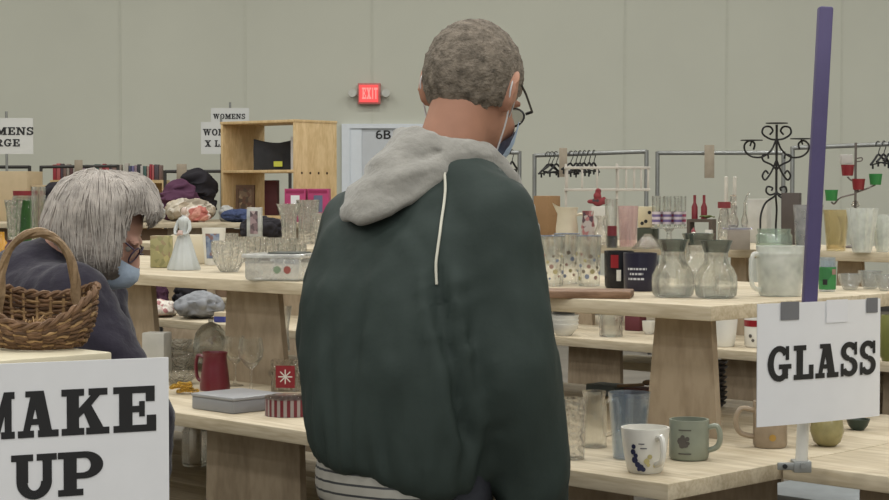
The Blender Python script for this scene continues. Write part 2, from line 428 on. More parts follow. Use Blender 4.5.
# ------------------------------------------------------------------ display tables
A45 = R(-45)
U = Vector((-.70711, .70711, 0)); V = Vector((.70711, .70711, 0))
def slab(x0, x1, y0, y1, ztop, th=.034, joints=3):
    b = B(); d = (y1 - y0) / joints
    for i in range(joints):
        box(b, x0, x1, y0 + d * i + (.0012 if i else 0), y0 + d * (i + 1), ztop - th, ztop, .003)
    return b
def upright(xt0, xt1, xb0, xb1, y, z0, z1, th=.019):
    b = B(); prism(b, [(xb0, z0), (xb1, z0), (xt1, z1), (xt0, z1)], y, y + th)
    return b
def upright_end(yt0, yt1, yb0, yb1, x, z0, z1, th=.019):
    b = B(); prism(b, [(yb0, z0), (yb1, z0), (yt1, z1), (yt0, z1)], x, x + th)
    for v in b.verts: v.co = Vector((v.co.y, v.co.x, v.co.z))
    return b
T = .034
CL = PZ(668, 484, ZL)
main = thing('display_table', 'long pine two-step display table behind the man, covered with glassware and mugs', 'display table', (CL.x, CL.y, 0), A45, 'stepped display tables')
CLl = PZ(169, 404, ZL) - CL
obj('lower_shelf', slab(-4.6, 0, 0, 1.25, ZL), WOOD, main)
obj('upper_shelf', slab(-4.6, -.27, .5, 1.45, ZU), WOOD, main)
obj('bottom_shelf', slab(-4.5, -.35, .14, 1.18, ZB), WOOD, main)
for a in ((-.49, -.33, -.52, -.31), (-2.115, -1.878, -2.13, -1.84), (-2.72, -2.5, -2.74, -2.463), (-1.3, -1.1, -1.32, -1.08), (-4.3, -4.05, -4.32, -4.03)):
    obj('upright', upright(*a, .58, ZL, ZU - T), PLY, main)
    if a[0] in (-2.115, -.49, -4.3): obj('upright', upright(*a, 1.14, ZL, ZU - T), PLY, main)
for a in ((-1.6, -1.23, -1.62, -1.21), (-.5, -.19, -.52, -.17), (-3.1, -2.75, -3.12, -2.73), (-4.4, -4.1, -4.42, -4.08)):
    obj('upright', upright(*a, .11, 0, ZL - T), PLY, main)
    if a[0] == -.5: a = (-.92, -.62, -.94, -.60)
    obj('upright', upright(*a, 1.2, 0, ZL - T), PLY, main)
obj('upright', upright_end(.15, .53, .14, .54, -.13, 0, ZL - T), PLY, main)
# table butted against its right end
side = thing('display_table', 'pine display table butted at right angles under the GLASS sign', 'display table', tuple(Vector((CL.x, CL.y, 0)) + V * .38 - U * .004), A45, 'stepped display tables')
obj('lower_shelf', slab(0, 1.7, 0, .9, ZL), WOOD, side)
obj('upright', upright(.13, .5, .12, .52, .09, 0, ZL - T), PLY, side)
obj('upright', upright(1.2, 1.5, 1.19, 1.51, .09, 0, ZL - T), PLY, side)
obj('upright', upright(.13, .5, .12, .52, .8, 0, ZL - T), PLY, side)
obj('upright', upright(1.2, 1.5, 1.19, 1.51, .8, 0, ZL - T), PLY, side)
# middle row on the left
CB = Vector((-.505, 7.185, 0))
rowb = thing('display_table', 'pine display table with clothes heaps, seen under the shelf between woman and man', 'display table', CB, A45, 'stepped display tables')
obj('lower_shelf', slab(-2.2, 0, 0, 1.2, ZL), WOOD, rowb)
obj('upper_shelf', slab(-2.2, -.1, .48, 1.15, ZU), WOOD, rowb)
for a in ((-.95, -.70, -.97, -.68), (-.3, -.12, -.32, -.1), (-1.9, -1.7, -1.92, -1.68)):
    obj('upright', upright(*a, .56, ZL, ZU - T), PLY, rowb)
    obj('upright', upright(*a, .2, 0, ZL - T), PLY, rowb); obj('upright', upright(*a, 1.05, 0, ZL - T), PLY, rowb)
# back row on the right
a0 = 7.42
X2 = .42
C2 = Vector((.35, a0 - .35, 0)) - U * 2.4
row2 = thing('display_table', 'pine display table in the back row at right, crowded with vases and candles', 'display table', C2, A45, 'stepped display tables')
obj('lower_shelf', slab(-2.95, .6, 0, 1.25, ZL), WOOD, row2)
obj('upper_shelf', slab(-2.95, .6, .48, 1.18, ZR), WOOD, row2)
obj('bottom_shelf', slab(-2.85, .5, .85, 1.14, .60), WOOD, row2)
def row2x(px, yl):
    """local x on the back row's line local y = yl seen at pixel column px"""
    q = (px - CX) / FPX; o = C2 + V * yl; d = -U
    return (q * o.y - o.x) / (d.x - q * d.y)
for p0, p1 in ((838, 862), (731, 746), (575, 590)):
    x0, x1 = row2x(p0, .56), row2x(p1, .56)
    obj('upright', upright(x0, x1, x0 - .015, x1 + .015, .56, ZL, ZR - T), PLY, row2)
for p0, p1 in ((569, 620), (722, 764), (885, 925)):
    x0, x1 = row2x(p0, .1), row2x(p1, .1)
    obj('upright', upright(x0, x1, x0 - .02, x1 + .02, .1, 0, ZL - T), PLY, row2)
    obj('upright', upright(x0, x1, x0 - .02, x1 + .02, 1.16, 0, ZL - T), PLY, row2)
# clothes table far back
cf = PZ(240, 223, ZU)
ct = thing('clothes_table', 'long plywood table of folded clothes far back on the left', 'table', (-2.0, cf.y, 0))
obj('upper_shelf', slab(-2.4, 1.7, 0, 1.8, ZU, .04), WOOD, ct)
for x in (-2.2, -1.2, -.2, .7, 1.3):
    obj('upright', upright(x, x + .35, x - .05, x + .4, .12, 0, ZU - .04), PLY, ct); obj('upright', upright(x, x + .35, x - .05, x + .4, 1.6, 0, ZU - .04), PLY, ct)
b = B(); box(b, -2.4, 1.7, .145, .155, .35, ZU - .05); obj('skirt_panel', b, plain('brown board', S(120, 98, 78), .8), ct)
# near table at lower left
CN = PZ(112, 352, ZU)
near = thing('display_table', 'cream painted display table at lower left with the wicker basket on top', 'display table', (CN.x, CN.y, 0), A45, 'stepped display tables')
CREAMW = plain('cream painted board', S(206, 197, 172), .5, .3, .05, 6)
obj('upper_shelf', slab(-.55, 0, -.22, 0, ZU, .03, 1), CREAMW, near)
for y in (-.06, -.2):
    obj('upright', upright(-.45, -.15, -.47, -.13, y, 0, ZU - .03), PLY, near)
# ------------------------------------------------------------------ small builders
def lathe_thing(name, label, cat, p, prof, m, group=None, seg=28, rz=0, **k):
    b = B(); lathe(b, prof, seg, **k)
    return tag(obj(name, b, m, None, p, rz, sharp=50), label, cat, group)
def tumbler(px, py, z, wt, wb, h, label, m=CLEAR, group=None, name='drinking_glass', cat='glass', flute=0, nfl=12):
    p, k = on(px, py, z); wt, wb, h = wt / 2 / k, wb / 2 / k, h / k
    return lathe_thing(name, label, cat, p, shell([(wb, 0), (wb * 1.02, h * .03), (wt * .35 + wb * .65, h * .4), (wt, h)], min(.003, wb * .12)), m, group, flute=flute, nfl=nfl)
def vase(px, py, z, w, h, label, m=CLEAR, prof=None, group=None, name='glass_vase', flute=.0, nfl=10, cat='vase', seg=40):
    p, k = on(px, py, z); w /= 2 * k; h /= k
    prof = prof or [(.62, 0), (.66, .05), (.60, .15), (.66, .45), (.78, .8), (1, 1)]
    return lathe_thing(name, label, cat, p, shell([(r * w, q * h) for r, q in prof], .004), m, group, seg=seg, flute=flute, nfl=nfl)
def handle(h, r, side, zlo, zhi, out, t, z=0):
    b = B(); a = R(side)
    pts = [(r * .93, zhi), (r + out * .7, zhi + .004), (r + out, (zhi * .65 + zlo * .35)), (r + out * .75, zlo + .01), (r * .90, zlo)]
    tube(b, spline([(q * cos(a), q * sin(a), zz) for q, zz in pts], 6), t, 8)
    return b
def mug(px, py, z, w, h, label, m, side=0, wb=None, decor=None, group=None, name='mug', hm=None, out=.03, t=.006):
    p, k = on(px, py, z); r = w / 2 / k; hh = h / k; rb = (wb / 2 / k) if wb else r * .95
    o = thing(name, label, 'mug', p, 0, group)
    b = B(); lathe(b, shell([(rb * .9, 0), (rb, hh * .06), (r * .5 + rb * .5, hh * .4), (r, hh * .96), (r * .995, hh)], .004), 32)
    obj('mug_body', b, m, o, sharp=50)
    obj('mug_handle', handle(hh, r, side, hh * .22, hh * .8, out, t), hm or m, o)
    return o, r, rb, hh
def patch(parent, name, r0, r1, z0, z1, a0, a1, m, off=.0012, n=6, pts=None):
    """printed patch curving round a vessel: angles in degrees (-90 faces the camera)"""
    b = B(); 
    for i in range(n):
        aa, bb = R(a0 + (a1 - a0) * i / n), R(a0 + (a1 - a0) * (i + 1) / n)
        q = [(r0 + off, aa, z0), (r0 + off, bb, z0), (r1 + off, bb, z1), (r1 + off, aa, z1)]
        b.faces.new([b.verts.new((rr * cos(t), rr * sin(t), zz)) for rr, t, zz in q])
    return obj(name, b, m, parent)
def blob_patch(parent, name, rr, hh, dots, m, off=.0012):
    """cluster of small printed dots on a vessel; rr(z) gives radius"""
    b = B()
    for ad, zd, s in dots:
        n = 8; vs = []
        for i in range(n):
            t = 2 * pi * i / n
            z = zd * hh + s * sin(t); r = rr(z) + off; a = R(ad) + s * cos(t) / r
            vs.append(b.verts.new((r * cos(a), r * sin(a), z)))
        b.faces.new(vs)
    return obj(name, b, m, parent)
# ------------------------------------------------------------------ glassware on the man's right, upper shelf
FLORAL = [plain('print yellow', S(176, 166, 124)), plain('print blue', S(128, 136, 154)), plain('print red', S(156, 126, 116)), plain('print brown', S(126, 116, 102))]
for i, (px, w) in enumerate(((552, 26), (567, 26), (589, 25))):
    p, k = on(px, 286 - (i % 2) * 2, ZU); r = w / 2 / k; h = 50 / k
    lab = ('printed pint glass partly behind the man on the upper shelf', 'middle printed pint glass between the man and the dark mugs', 'printed pint glass right of its row, next to the dark mugs')[i]
    o = thing('pint_glass', lab, 'glass', p, 0, 'printed pint glasses')
    b = B(); lathe(b, shell([(r * .86, 0), (r * .88, h * .05), (r, h * .97), (r, h)], .0028), 28); obj('glass_body', b, CLEAR, o, sharp=50)
    b = B()
    for j in range(14):
        ad, zd, s = -150 + 9 * j, .15 + .11 * ((j * 7) % 5) + rnd.uniform(0, .05), rnd.uniform(.003, .007)
        vs = []
        for q in range(8):
            t = 2 * pi * q / 8; z = zd * h + s * sin(t); rr = r * (.87 + .12 * z / h) + .0012; an = R(ad) + s * cos(t) / rr
            vs.append(b.verts.new((rr * cos(an), rr * sin(an), z)))
        b.faces.new(vs).material_index = j % 4
    obj('printed_pattern', b, FLORAL, o)
    b = B(); tube(b, [(r * .99 * cos(2 * pi * q / 28), r * .99 * sin(2 * pi * q / 28), h) for q in range(28)], .0013, 6, True); obj('rim', b, plain('blue grey rim', S(112, 120, 134), .2), o)
# cutting board
p = PZ(592, 297, ZU)
b = B(); box(b, -.12, .098, -.07, .06, 0, .018, .004)
tag(obj('cutting_board', b, wood('dark board', S(112, 86, 66), S(140, 112, 90), (3, 20, 20)), None, (p.x, p.y + .0, ZU), R(-10)), 'flat dark brown cutting board at the shelf edge before the navy mugs', 'cutting board')
# dark mugs
o, r, rb, hh = mug(619, 288, ZU, 30, 37, 'black mug with a red bloom and white figure, left of the navy mug', plain('black glaze', S(30, 30, 34), .25), 60)
patch(o, 'red_bloom', r, r, hh * .55, hh * .9, -128, -98, REDC); patch(o, 'white_figure', r * .97, r, hh * .2, hh * .5, -105, -88, WHITE); patch(o, 'white_stripe', r * .98, r, hh * .3, hh * .72, -72, -67, WHITE)
o, r, rb, hh = mug(640, 291, ZU, 34, 38, 'navy blue mug with three lines of white lettering', NAVY, 50)
for i, (z, a, c) in enumerate(((.56, -140, -74), (.43, -132, -86), (.30, -138, -80))):
    aa = a
    while aa < c:
        w = rnd.choice((5, 8, 11)); patch(o, 'lettering_line', r * .985, r * .985, hh * z, hh * (z + .055), aa, min(aa + w, c), plain('print white', S(200, 200, 205)), n=2); aa += w + 3
# carafes
for i, (px, py, lab) in enumerate(((673, 297, 'round-bellied clear glass carafe nearest the navy mug'), (698, 289, 'clear glass carafe half hidden between two others'), (716, 298, 'round-bellied clear glass carafe nearest the frosted pitcher'))):
    p, k = on(px, py, ZU); w = 21.5 / k; h = (57 if i != 1 else 55) / k
    pr = [(.80, 0), (.95, .05), (1.0, .2), (.97, .38), (.80, .52), (.61, .61), (.55, .68), (.555, .80), (.67, .93), (.75, 1.0)]
    o = thing('glass_carafe', lab, 'carafe', p, 0, 'wine carafes on the upper shelf')
    b = B(); lathe(b, shell([(a * w, c * h) for a, c in pr], .003), 36); obj('carafe_body', b, CLEAR, o, sharp=60)
    b = B(); lathe(b, [(.575 * w, .80 * h), (.69 * w, .93 * h), (.77 * w, 1.005 * h), (.735 * w, 1.007 * h), (.755 * w, 1.004 * h), (.675 * w, .93 * h), (.56 * w, .80 * h), (.575 * w, .8 * h)], 36); obj('carafe_collar', b, SMOKE, o, sharp=60)
# frosted pitcher
p, k = on(780, 296, ZU)
o = thing('frosted_pitcher', 'tall frosted white glass pitcher with a handle beside the purple pole', 'pitcher', p)
r, h = 24 / k, 50 / k
b = B(); lathe(b, shell([(r * .84, 0), (r * .88, h * .04), (r * .97, h * .6), (r, h)], .004), 36); obj('pitcher_body', b, FROST, o, sharp=50)
obj('pitcher_handle', handle(h, r * .95, 195, h * .12, h * .8, .022, .006), FROST, o)
b = B(); lathe(b, [(r * .83, .004), (r * .94, h * .86), (0, h * .86)], 30); obj('milky_filling', b, glass('milky glass', (.85, .87, .84), .4, .42, (.84, .85, .8)), o)
# ------------------------------------------------------------------ lower shelf right
o, r, rb, hh = mug(645, 472, ZL, 49, 45, 'white mug with dark blue flower print at the shelf corner', WHITE, -66, 36, out=.022)
BL = plain('print dark blue', S(40, 44, 74))
blob_patch(o, 'printed_pattern', lambda z: rb + (r - rb) * (.5 * z / hh + .35), hh, [(-126, .62, .005), (-128, .5, .006), (-121, .42, .005), (-124, .32, .007), (-116, .22, .006), (-108, .16, .007), (-101, .12, .005), (-113, .12, .004)], BL, .0016)
patch(o, 'script_line', r * .975, r * .98, hh * .68, hh * .70, -112, -98, BL); patch(o, 'script_line', r * .96, r * .965, hh * .58, hh * .60, -108, -92, BL)
blob_patch(o, 'leaf_print', lambda z: rb + (r - rb) * (.5 * z / hh + .35), hh, [(-92, .3, .006), (-84, .4, .005), (-88, .22, .004), (-70, .2, .004)], plain('print ochre', S(180, 170, 120)), .0014)
o, r, rb, hh = mug(689, 459, ZL, 40, 40, 'pale green frosted mug with a dark picture, right of the white flowered mug', plain('pale green glaze', S(142, 148, 134), .3), -20, 40, out=.024)
DK = plain('print dark', S(88, 84, 80))
blob_patch(o, 'printed_pattern', lambda z: rb * .98, hh, [(-122, .5, .008), (-118, .4, .007), (-112, .52, .006), (-108, .42, .007), (-103, .56, .005), (-116, .6, .005), (-101, .45, .004)], DK, .0022)
patch(o, 'script_line', r * .99, r * .99, hh * .76, hh * .79, -128, -92, DK, .002); patch(o, 'script_line', r * .97, r * .97, hh * .17, hh * .2, -128, -92, DK, .003)
tumbler(573, 459, ZL, 27, 23, 61, 'tall clear glass against the man\'s sleeve on the lower shelf', CRYST, 'tall glasses on the lower shelf')
p, k = on(594, 447, ZL)
o = thing('glass_jug', 'clear glass jug with a rolled rim behind the tall glasses', 'jug', p)
r, h = 13 / k, 56 / k
b = B(); lathe(b, shell([(r, 0), (r, h * .7), (r * .8, h * .85), (r * .95, h)], .003), 28); obj('jug_body', b, CLEAR, o, sharp=50)
obj('jug_handle', handle(h, r, 10, h * .2, h * .8, .03, .005), CRYST, o)
tumbler(629, 458, ZL, 43, 32, 66, 'blue tinted glass tumbler behind the white flowered mug', BLUEG, 'tall glasses on the lower shelf')
o, r, rb, hh = mug(770, 447, ZL, 34, 46, 'tan patterned mug half hidden behind the GLASS sign', plain('tan glaze', S(158, 142, 122), .4, .4, .1, 40), 185, 34, out=.04)
blob_patch(o, 'yellow_motif', lambda z: r, hh, [(-92, .24, .008)], plain('print mustard', S(176, 140, 70)))
vase(827, 446, ZL, 34, 30, 'squat greenish glass bowl right of the white pole foot', plain('olive glass', S(150, 142, 100), .2, .5, .2, 30), [(.5, 0), (.8, .15), (1, .5), (.9, .85), (.82, 1)], name='glass_bowl', cat='bowl')
vase(858, 430, ZL, 24, 11, 'small dark green dish at the right frame edge', plain('dark green glaze', S(50, 62, 54), .3), [(.5, 0), (.8, .4), (1, 1)], name='green_dish', cat='dish')
# grey tote under the side table
p = Vector((1.25, 5.15, 0))
o = thing('storage_tote', 'grey plastic storage tote under the table below the GLASS sign', 'storage tote', p, A45)
b = B(); box(b, -.3, .3, -.2, .2, 0, .44, .02); obj('tote_body', b, plain('tote grey', S(92, 96, 98), .5), o)
b = B(); box(b, -.32, .32, -.22, .22, .44, .48, .012); obj('tote_lid', b, plain('tote lid', S(132, 138, 140), .5), o)
# ------------------------------------------------------------------ GLASS sign and its pole
p0 = PZ(801, 470, ZL)
base = Vector((p0.x, p0.y, ZL)) - V * .0 + Vector((-.012, -.02, 0))
base = PY(801, 470, p0.y - .03)
top = PY(826, 7, p0.y - .03)
pole = thing('sign_pole', 'purple taped pole with a white foot, holding the GLASS sign', 'sign pole', base)
d = top - base; jn = PY(808.6, 318, p0.y - .03) - base
b = B(); tube(b, [(0, 0, 0), jn], .0125, 14); obj('white_pipe', b, WHITE, pole)
b = B(); tube(b, [jn, d], .0150, 4)
for v in list(b.verts): pass
b.free(); b = B(); dirn = d.normalized()
Mx = Matrix.Translation(jn) @ dirn.to_track_quat('Z', 'Y').to_matrix().to_4x4()
Ln = (d - jn).length
box(b, -.0140, .0140, -.0140, .0140, 0, Ln, .004, Mx)
obj('purple_pole', b, plain('purple paint', S(84, 76, 116), .5, .4, .08, 10), pole)
b = B(); box(b, .0141, .0158, -.004, .004, Ln * .02, Ln * .42, 0, Mx); obj('white_edge', b, WHITE, pole)
b = B(); box(b, -.05, .018, -.016, -.008, .002, .017, .002); box(b, -.018, .018, -.018, .02, -.003, .02, .002)
tube(b, [(.0, -.024, .012), (.0, -.014, .012)], .006, 8)
tube(b, [(-.036, -.021, .01), (-.036, -.014, .01)], .005, 8, mi=1)
obj('pole_clamp', b, [STEEL, INK], pole)
# sign card
q0, q1 = PY(757.5, 304, 3.495), PY(880.5, 298.5, 3.675)
dv = q1 - q0; dv.z = 0; W = dv.length; rz = math.atan2(dv.y, dv.x); H = 124 * 3.495 / FPX
zb = q0.z - H
gs = thing('paper_sign', 'white paper sign reading GLASS taped to the purple pole', 'sign', (q0.x, q0.y, zb), rz)
bend = lambda x: .008 * ((x / W) * 2 - 1) ** 2 - .008
nx = 16; b = B(); g = [[b.verts.new((W * i / nx, bend(W * i / nx) + yy, zz)) for zz in (0, H)] for yy in (0, .0015) for i in range(nx + 1)]
for i in range(nx):
    b.faces.new((g[i][0], g[i + 1][0], g[i + 1][1], g[i][1])); j = i + nx + 1
    b.faces.new((g[j][0], g[j][1], g[j + 1][1], g[j + 1][0]))
    b.faces.new((g[i][0], g[j][0], g[j + 1][0], g[i + 1][0])); b.faces.new((g[i][1], g[i + 1][1], g[j + 1][1], g[j][1]))
obj('sign_sheet', b, PAPER, gs)
lh = .068; ww = wwidth('GLASS', lh); sx = (109 / 123 * W) / ww
b = B(); words(b, 'GLASS', W * .072, H * .365, lh, -.0012, sx, .08, bend); obj('sign_lettering', b, INK, gs, smooth=False)
GREYT = plain('grey tape', S(112, 113, 117), .35, .5, .06)
b = B()
def tapepatch(bm, x0, x1, z0, z1):
    g = [[bm.verts.new((x0 + (x1 - x0) * i / 4, bend(x0 + (x1 - x0) * i / 4) - .0016, z)) for z in (z0, z1)] for i in range(5)]
    for i in range(4): bm.faces.new((g[i][0], g[i + 1][0], g[i + 1][1], g[i][1]))
for a, c, z in ((.165, .305, .86), (.865, .97, .885)):
    b = B(); tapepatch(b, W * a, W * c, H * z, H * 1.01); obj('tape_strip', b, GREYT, gs)
b = B(); tapepatch(b, W * .52, W * .70, H * .82, H * 1.01); obj('clear_tape_strip', b, plain('shiny tape', S(226, 227, 232), .08, .9, .02), gs)
# ------------------------------------------------------------------ MAKE UP sign
q0, q1 = PY(-26, 365, 2.705), PY(168.5, 358, 2.83)
dv = q1 - q0; dv.z = 0; W2 = dv.length; rz = math.atan2(dv.y, dv.x); H2 = .30
ms = thing('poster_sign', 'large white card sign reading MAKE UP on the front of the cream table', 'sign', (q0.x, q0.y, q0.z - H2), rz)
b = B(); box(b, 0, W2, 0, .004, 0, H2); obj('sign_card', b, PAPER, ms)
def xs(px):     # local x of a pixel column on the card
    q = (px - CX) / FPX; o = q0; dd = dv.normalized()
    return (q * o.y - o.x) / (dd.x - q * dd.y)
def zs(px, py):
    x = xs(px); Y = q0.y + dv.normalized().y * x
    return PY(px, py, Y).z - (q0.z - H2)
b = B()
h1 = zs(75, 390) - zs(75, 436)
for ch, l, rgt in (('M', -22, 13), ('A', 16, 57), ('K', 60, 108), ('E', 112, 155)):
    x0, x1 = xs(l), xs(rgt); words(b, ch, x0, zs(75, 435), h1, -.001, (x1 - x0) / (GLY[ch][0] * h1))
h2 = zs(60, 453) - zs(60, 497)
for ch, l, rgt in (('U', 9, 55), ('P', 56, 102)):
    x0, x1 = xs(l), xs(rgt); words(b, ch, x0, zs(60, 496.5), h2, -.001, (x1 - x0) / (GLY[ch][0] * h2))
obj('sign_lettering', b, INK, ms, smooth=False)
# ------------------------------------------------------------------ basket
p, k = on(38, 349, ZU)
p.y += .0
bk = thing('wicker_basket', 'brown wicker basket with an arched handle on the cream table', 'basket', (p.x, p.y + .02, ZU))
WICK = plain('wicker', S(112, 86, 64), .7, .3, .35, 60)
WICK2 = plain('wicker pale', S(160, 130, 92), .7, .3, .25, 50)
def brim(a): return .080 + .018 * cos(2 * a) + .021 * sin(a)
b = B(); nr = 21
for i in range(nr):
    f = i / (nr - 1)
    pts = []
    for j in range(72):
        a = 2 * pi * j / 72
        rr = .74 + .26 * sin(min(1, f * 1.3) * pi / 2) ** .8
        z = .006 + f * (brim(a) - .008)
        wob = .0022 * (1 if (j // 3 + i) % 2 else -1) + rnd.uniform(-.0013, .0013)
        pts.append(((.090 * rr + wob) * cos(a), (.078 * rr + wob) * sin(a), z + rnd.uniform(-.0016, .0016)))
    tube(b, pts, .0030, 6, True, mi=(0, 0, 1, 0, 2)[i % 5])
obj('woven_side', b, [WICK, WICK2, plain('wicker dark', S(84, 64, 48), .75, .3, .3, 60)], bk)
b = B()
for j in range(24):
    a = 2 * pi * j / 24; pts = []
    for i in range(8):
        f = i / 7; rr = .74 + .26 * sin(min(1, f * 1.3) * pi / 2) ** .8
        pts.append((.0875 * rr * cos(a), .0755 * rr * sin(a), .004 + f * (brim(a) - .004)))
    tube(b, pts, .003, 5)
obj('stakes', b, WICK2, bk)
b = B(); lathe(b, [(0, 0), (.055, 0), (.055, .006), (0, .006)], 32, sx=1, sy=.8); obj('basket_base', b, WICK, bk)
b = B()
for s in (0, 1):
    pts = []
    for j in range(97):
        a = 2 * pi * j / 96; t = 14 * a + s * pi
        pts.append((.0915 * cos(a) + .004 * cos(t) * cos(a), .0795 * sin(a) + .004 * cos(t) * sin(a), brim(a) + .004 * sin(t)))
    tube(b, pts[:-1], .0042, 6, True)
obj('braided_rim', b, WICK, bk)
b = B()
for s in range(3):
    pts = []
    for j in range(41):
        t = j / 40; a = pi * t; tw = 16 * t + s * 2 * pi / 3
        pts.append((-.004 - .062 * cos(a) + .0035 * cos(tw) * cos(a), .0035 * sin(tw), .088 + .102 * sin(a) ** .8 + .0035 * cos(tw) * sin(a)))
    pts = [(-.07 + .0, pts[0][1], .05)] + pts + [(.066, pts[-1][1], .05)]
    tube(b, pts, .0058, 6)
obj('basket_handle', b, wood('handle cane', S(120, 98, 72), S(150, 126, 96), (8, 8, 8), knots=False), bk)
b = B()
for i in range(60):
    a = rnd.uniform(0, 2 * pi); r0 = rnd.uniform(0, .055); x, y = r0 * cos(a), r0 * sin(a) * .8; t = rnd.uniform(0, pi)
    z = .012 + rnd.uniform(0, .03)
    tube(b, [(x - .02 * cos(t), y - .016 * sin(t), z), (x, y, z + rnd.uniform(.003, .012)), (x + .02 * cos(t), y + .016 * sin(t), z)], .0014, 4)
o = obj('straw_lining', b, WICK2, bk); o['kind'] = 'stuff'
# ================================================================== people
def head_blobs(bm, c, fwd, up0=(0, 0, 1), s=1.0, grow=0.0):
    """skull, jaw, nose, brow, ears in a head frame; c is the skull centre"""
    r, f, u = frame(fwd, up0); M = mat3(r, f, u)
    P = lambda x, y, z: Vector(c) + (r * x + f * y + u * z) * s
    g = grow
    ell(bm, P(0, -.012, .018), ((.077 + g) * s, (.098 + g) * s, (.092 + g) * s), M)
    ell(bm, P(0, .02, -.03), ((.066 + g) * s, (.078 + g) * s, (.085 + g) * s), M)
    return P, M, (r, f, u)
def face_blobs(bm, P, M, s=1.0):
    ell(bm, P(0, .045, -.085), (.046 * s, .046 * s, .038 * s), M)          # jaw
    ell(bm, P(0, .082, -.105), (.022 * s, .016 * s, .017 * s), M)          # chin
    for q in (-1, 1):
        ell(bm, P(q * .038, .066, -.032), (.026 * s, .024 * s, .024 * s), M)   # cheek
        ell(bm, P(q * .03, .082, .022), (.03 * s, .013 * s, .010 * s), M)      # brow
    tube(bm, [P(0, .088, .012), P(0, .104, -.012), P(0, .114, -.036)], [.009 * s, .012 * s, .014 * s], 10)
    ell(bm, P(0, .108, -.036), (.018 * s, .013 * s, .011 * s), M)           # nose tip
    ell(bm, P(0, .092, -.066), (.023 * s, .010 * s, .006 * s), M); ell(bm, P(0, .090, -.077), (.021 * s, .010 * s, .007 * s), M)
def ear(bm, P, M, q, s=1.0):
    pts = [P(q * .074, -.006, .02), P(q * .083, -.022, .024), P(q * .085, -.030, .002), P(q * .081, -.022, -.026), P(q * .073, -.004, -.04)]
    tube(bm, spline(pts, 5), .0065 * s, 8)
    ell(bm, P(q * .077, -.012, -.006), (.008 * s, .017 * s, .027 * s), M)
def hand_blobs(bm, wrist, d, palm_n, s=1.0, thumb=1):
    """palm with four separate curled fingers and a thumb from its side. d: direction of the hand, palm_n: palm facing"""
    d = Vector(d).normalized(); n = Vector(palm_n); n = (n - d * n.dot(d)).normalized(); sd = d.cross(n)
    w = Vector(wrist)
    M = mat3(sd, d, n)
    ell(bm, w + d * .05 * s, (.040 * s, .052 * s, .015 * s), M)
    capsule(bm, w - d * .03 * s, w + d * .02 * s, .027 * s, .027 * s)
    for i, (x, L) in enumerate(((-.030, .070), (-.010, .080), (.011, .076), (.031, .060))):
        b0 = w + d * .088 * s + sd * x * s
        k1 = b0 + (d * .95 + n * .30) * L * .45 * s; k2 = k1 + (d * .65 + n * .75) * L * .32 * s; k3 = k2 + (d * .25 + n * .95) * L * .25 * s
        tube(bm, spline([b0 - d * .02 * s, b0, k1, k2, k3], 5), [.0088 * s] * 15 + [.0082 * s] * 5 + [.0072 * s], 10)
        ell(bm, k3, .0074 * s, sub=2)
    t0 = w + d * .03 * s + sd * thumb * .028 * s
    t1 = t0 + (d * .6 + sd * thumb * .75 + n * .3) * .045 * s; t2 = t1 + (d * .9 + sd * thumb * .15 + n * .5) * .034 * s
    tube(bm, spline([t0, t1, t2], 6), [.012 * s] * 6 + [.0098 * s] * 7, 10); ell(bm, t2, .0098 * s, sub=2)
def rings_mesh(bm, rings, seg=40, cap=True):
    """rings: (centre, right vec, half width, fwd vec, half depth, exponent)"""
    rs = []
    for c, r, hw, f, hd, e in rings:
        ring = []
        for i in range(seg):
            a = 2 * pi * i / seg; ca, sa = cos(a), sin(a)
            x = math.copysign(abs(ca) ** (2 / e), ca); y = math.copysign(abs(sa) ** (2 / e), sa)
            ring.append(bm.verts.new(Vector(c) + Vector(r) * hw * x + Vector(f) * hd * y))
        rs.append(ring)
    for a, b in zip(rs, rs[1:]):
        for i in range(seg): bm.faces.new((a[i], a[(i + 1) % seg], b[(i + 1) % seg], b[i]))
    if cap: bm.faces.new(rs[0][::-1]); bm.faces.new(rs[-1])
    return rs
def shift(bm, loc):
    bmesh.ops.translate(bm, verts=bm.verts, vec=-Vector(loc)); return bm
# ------------------------------------------------------------------ the man
YAW = R(-38)
Rv = Vector((cos(YAW), sin(YAW), 0)); Fv = Vector((-sin(YAW), cos(YAW), 0))
MO = Vector((-.075, 3.36, 0))
man = thing('person', 'man seen from behind in a dark green jacket with grey hood, head bowed', 'person', MO)
HM = PY(473, 90, 3.50); HS = 1.15                       # skull centre
hy = R(-21); hp = R(26)
HF = Vector((-sin(hy) * cos(hp), cos(hy) * cos(hp), -sin(hp)))
SR = Vector((.090, 3.31, 1.298)); SL = Vector((-.168, 3.52, 1.268))
ER = Vector((.115, 3.27, 1.03)); EL = Vector((-.205, 3.60, 1.04))
WR = Vector((.185, 3.36, .80)); WL = Vector((-.06, 3.74, .96))
NB = Vector((.015, 3.455, 1.40))
b = B()
P, M, fr = head_blobs(b, HM, HF, (.10, 0, 1), s=HS); face_blobs(b, P, M, HS)
for q in (-1, 1): ear(b, P, M, q, HS)
capsule(b, NB - Vector((.03, .02, .06)), P(0, -.025, -.05), .068, .060)
rings_mesh(b, [(MO + Vector((0, 0, .84)), Rv, .155, Fv, .115, 2.3), (MO + Vector((.005, .0, 1.0)), Rv, .16, Fv, .115, 2.3),
    (MO + Vector((.02, .03, 1.2)), Rv, .175, Fv, .115, 2.3), (MO + Vector((.05, .06, 1.33)), Rv, .16, Fv, .09, 2.2), (NB + Vector((0, 0, .0)), Rv, .075, Fv, .065, 2)])
for s_, e_, w_, th in ((SR, ER, WR, -1), (SL, EL, WL, 1)):
    capsule(b, s_, e_, .052, .042); capsule(b, e_, w_, .041, .029)
    hand_blobs(b, w_, (w_ - e_), (-Rv if th < 0 else Rv), .98, th)
HIP = []
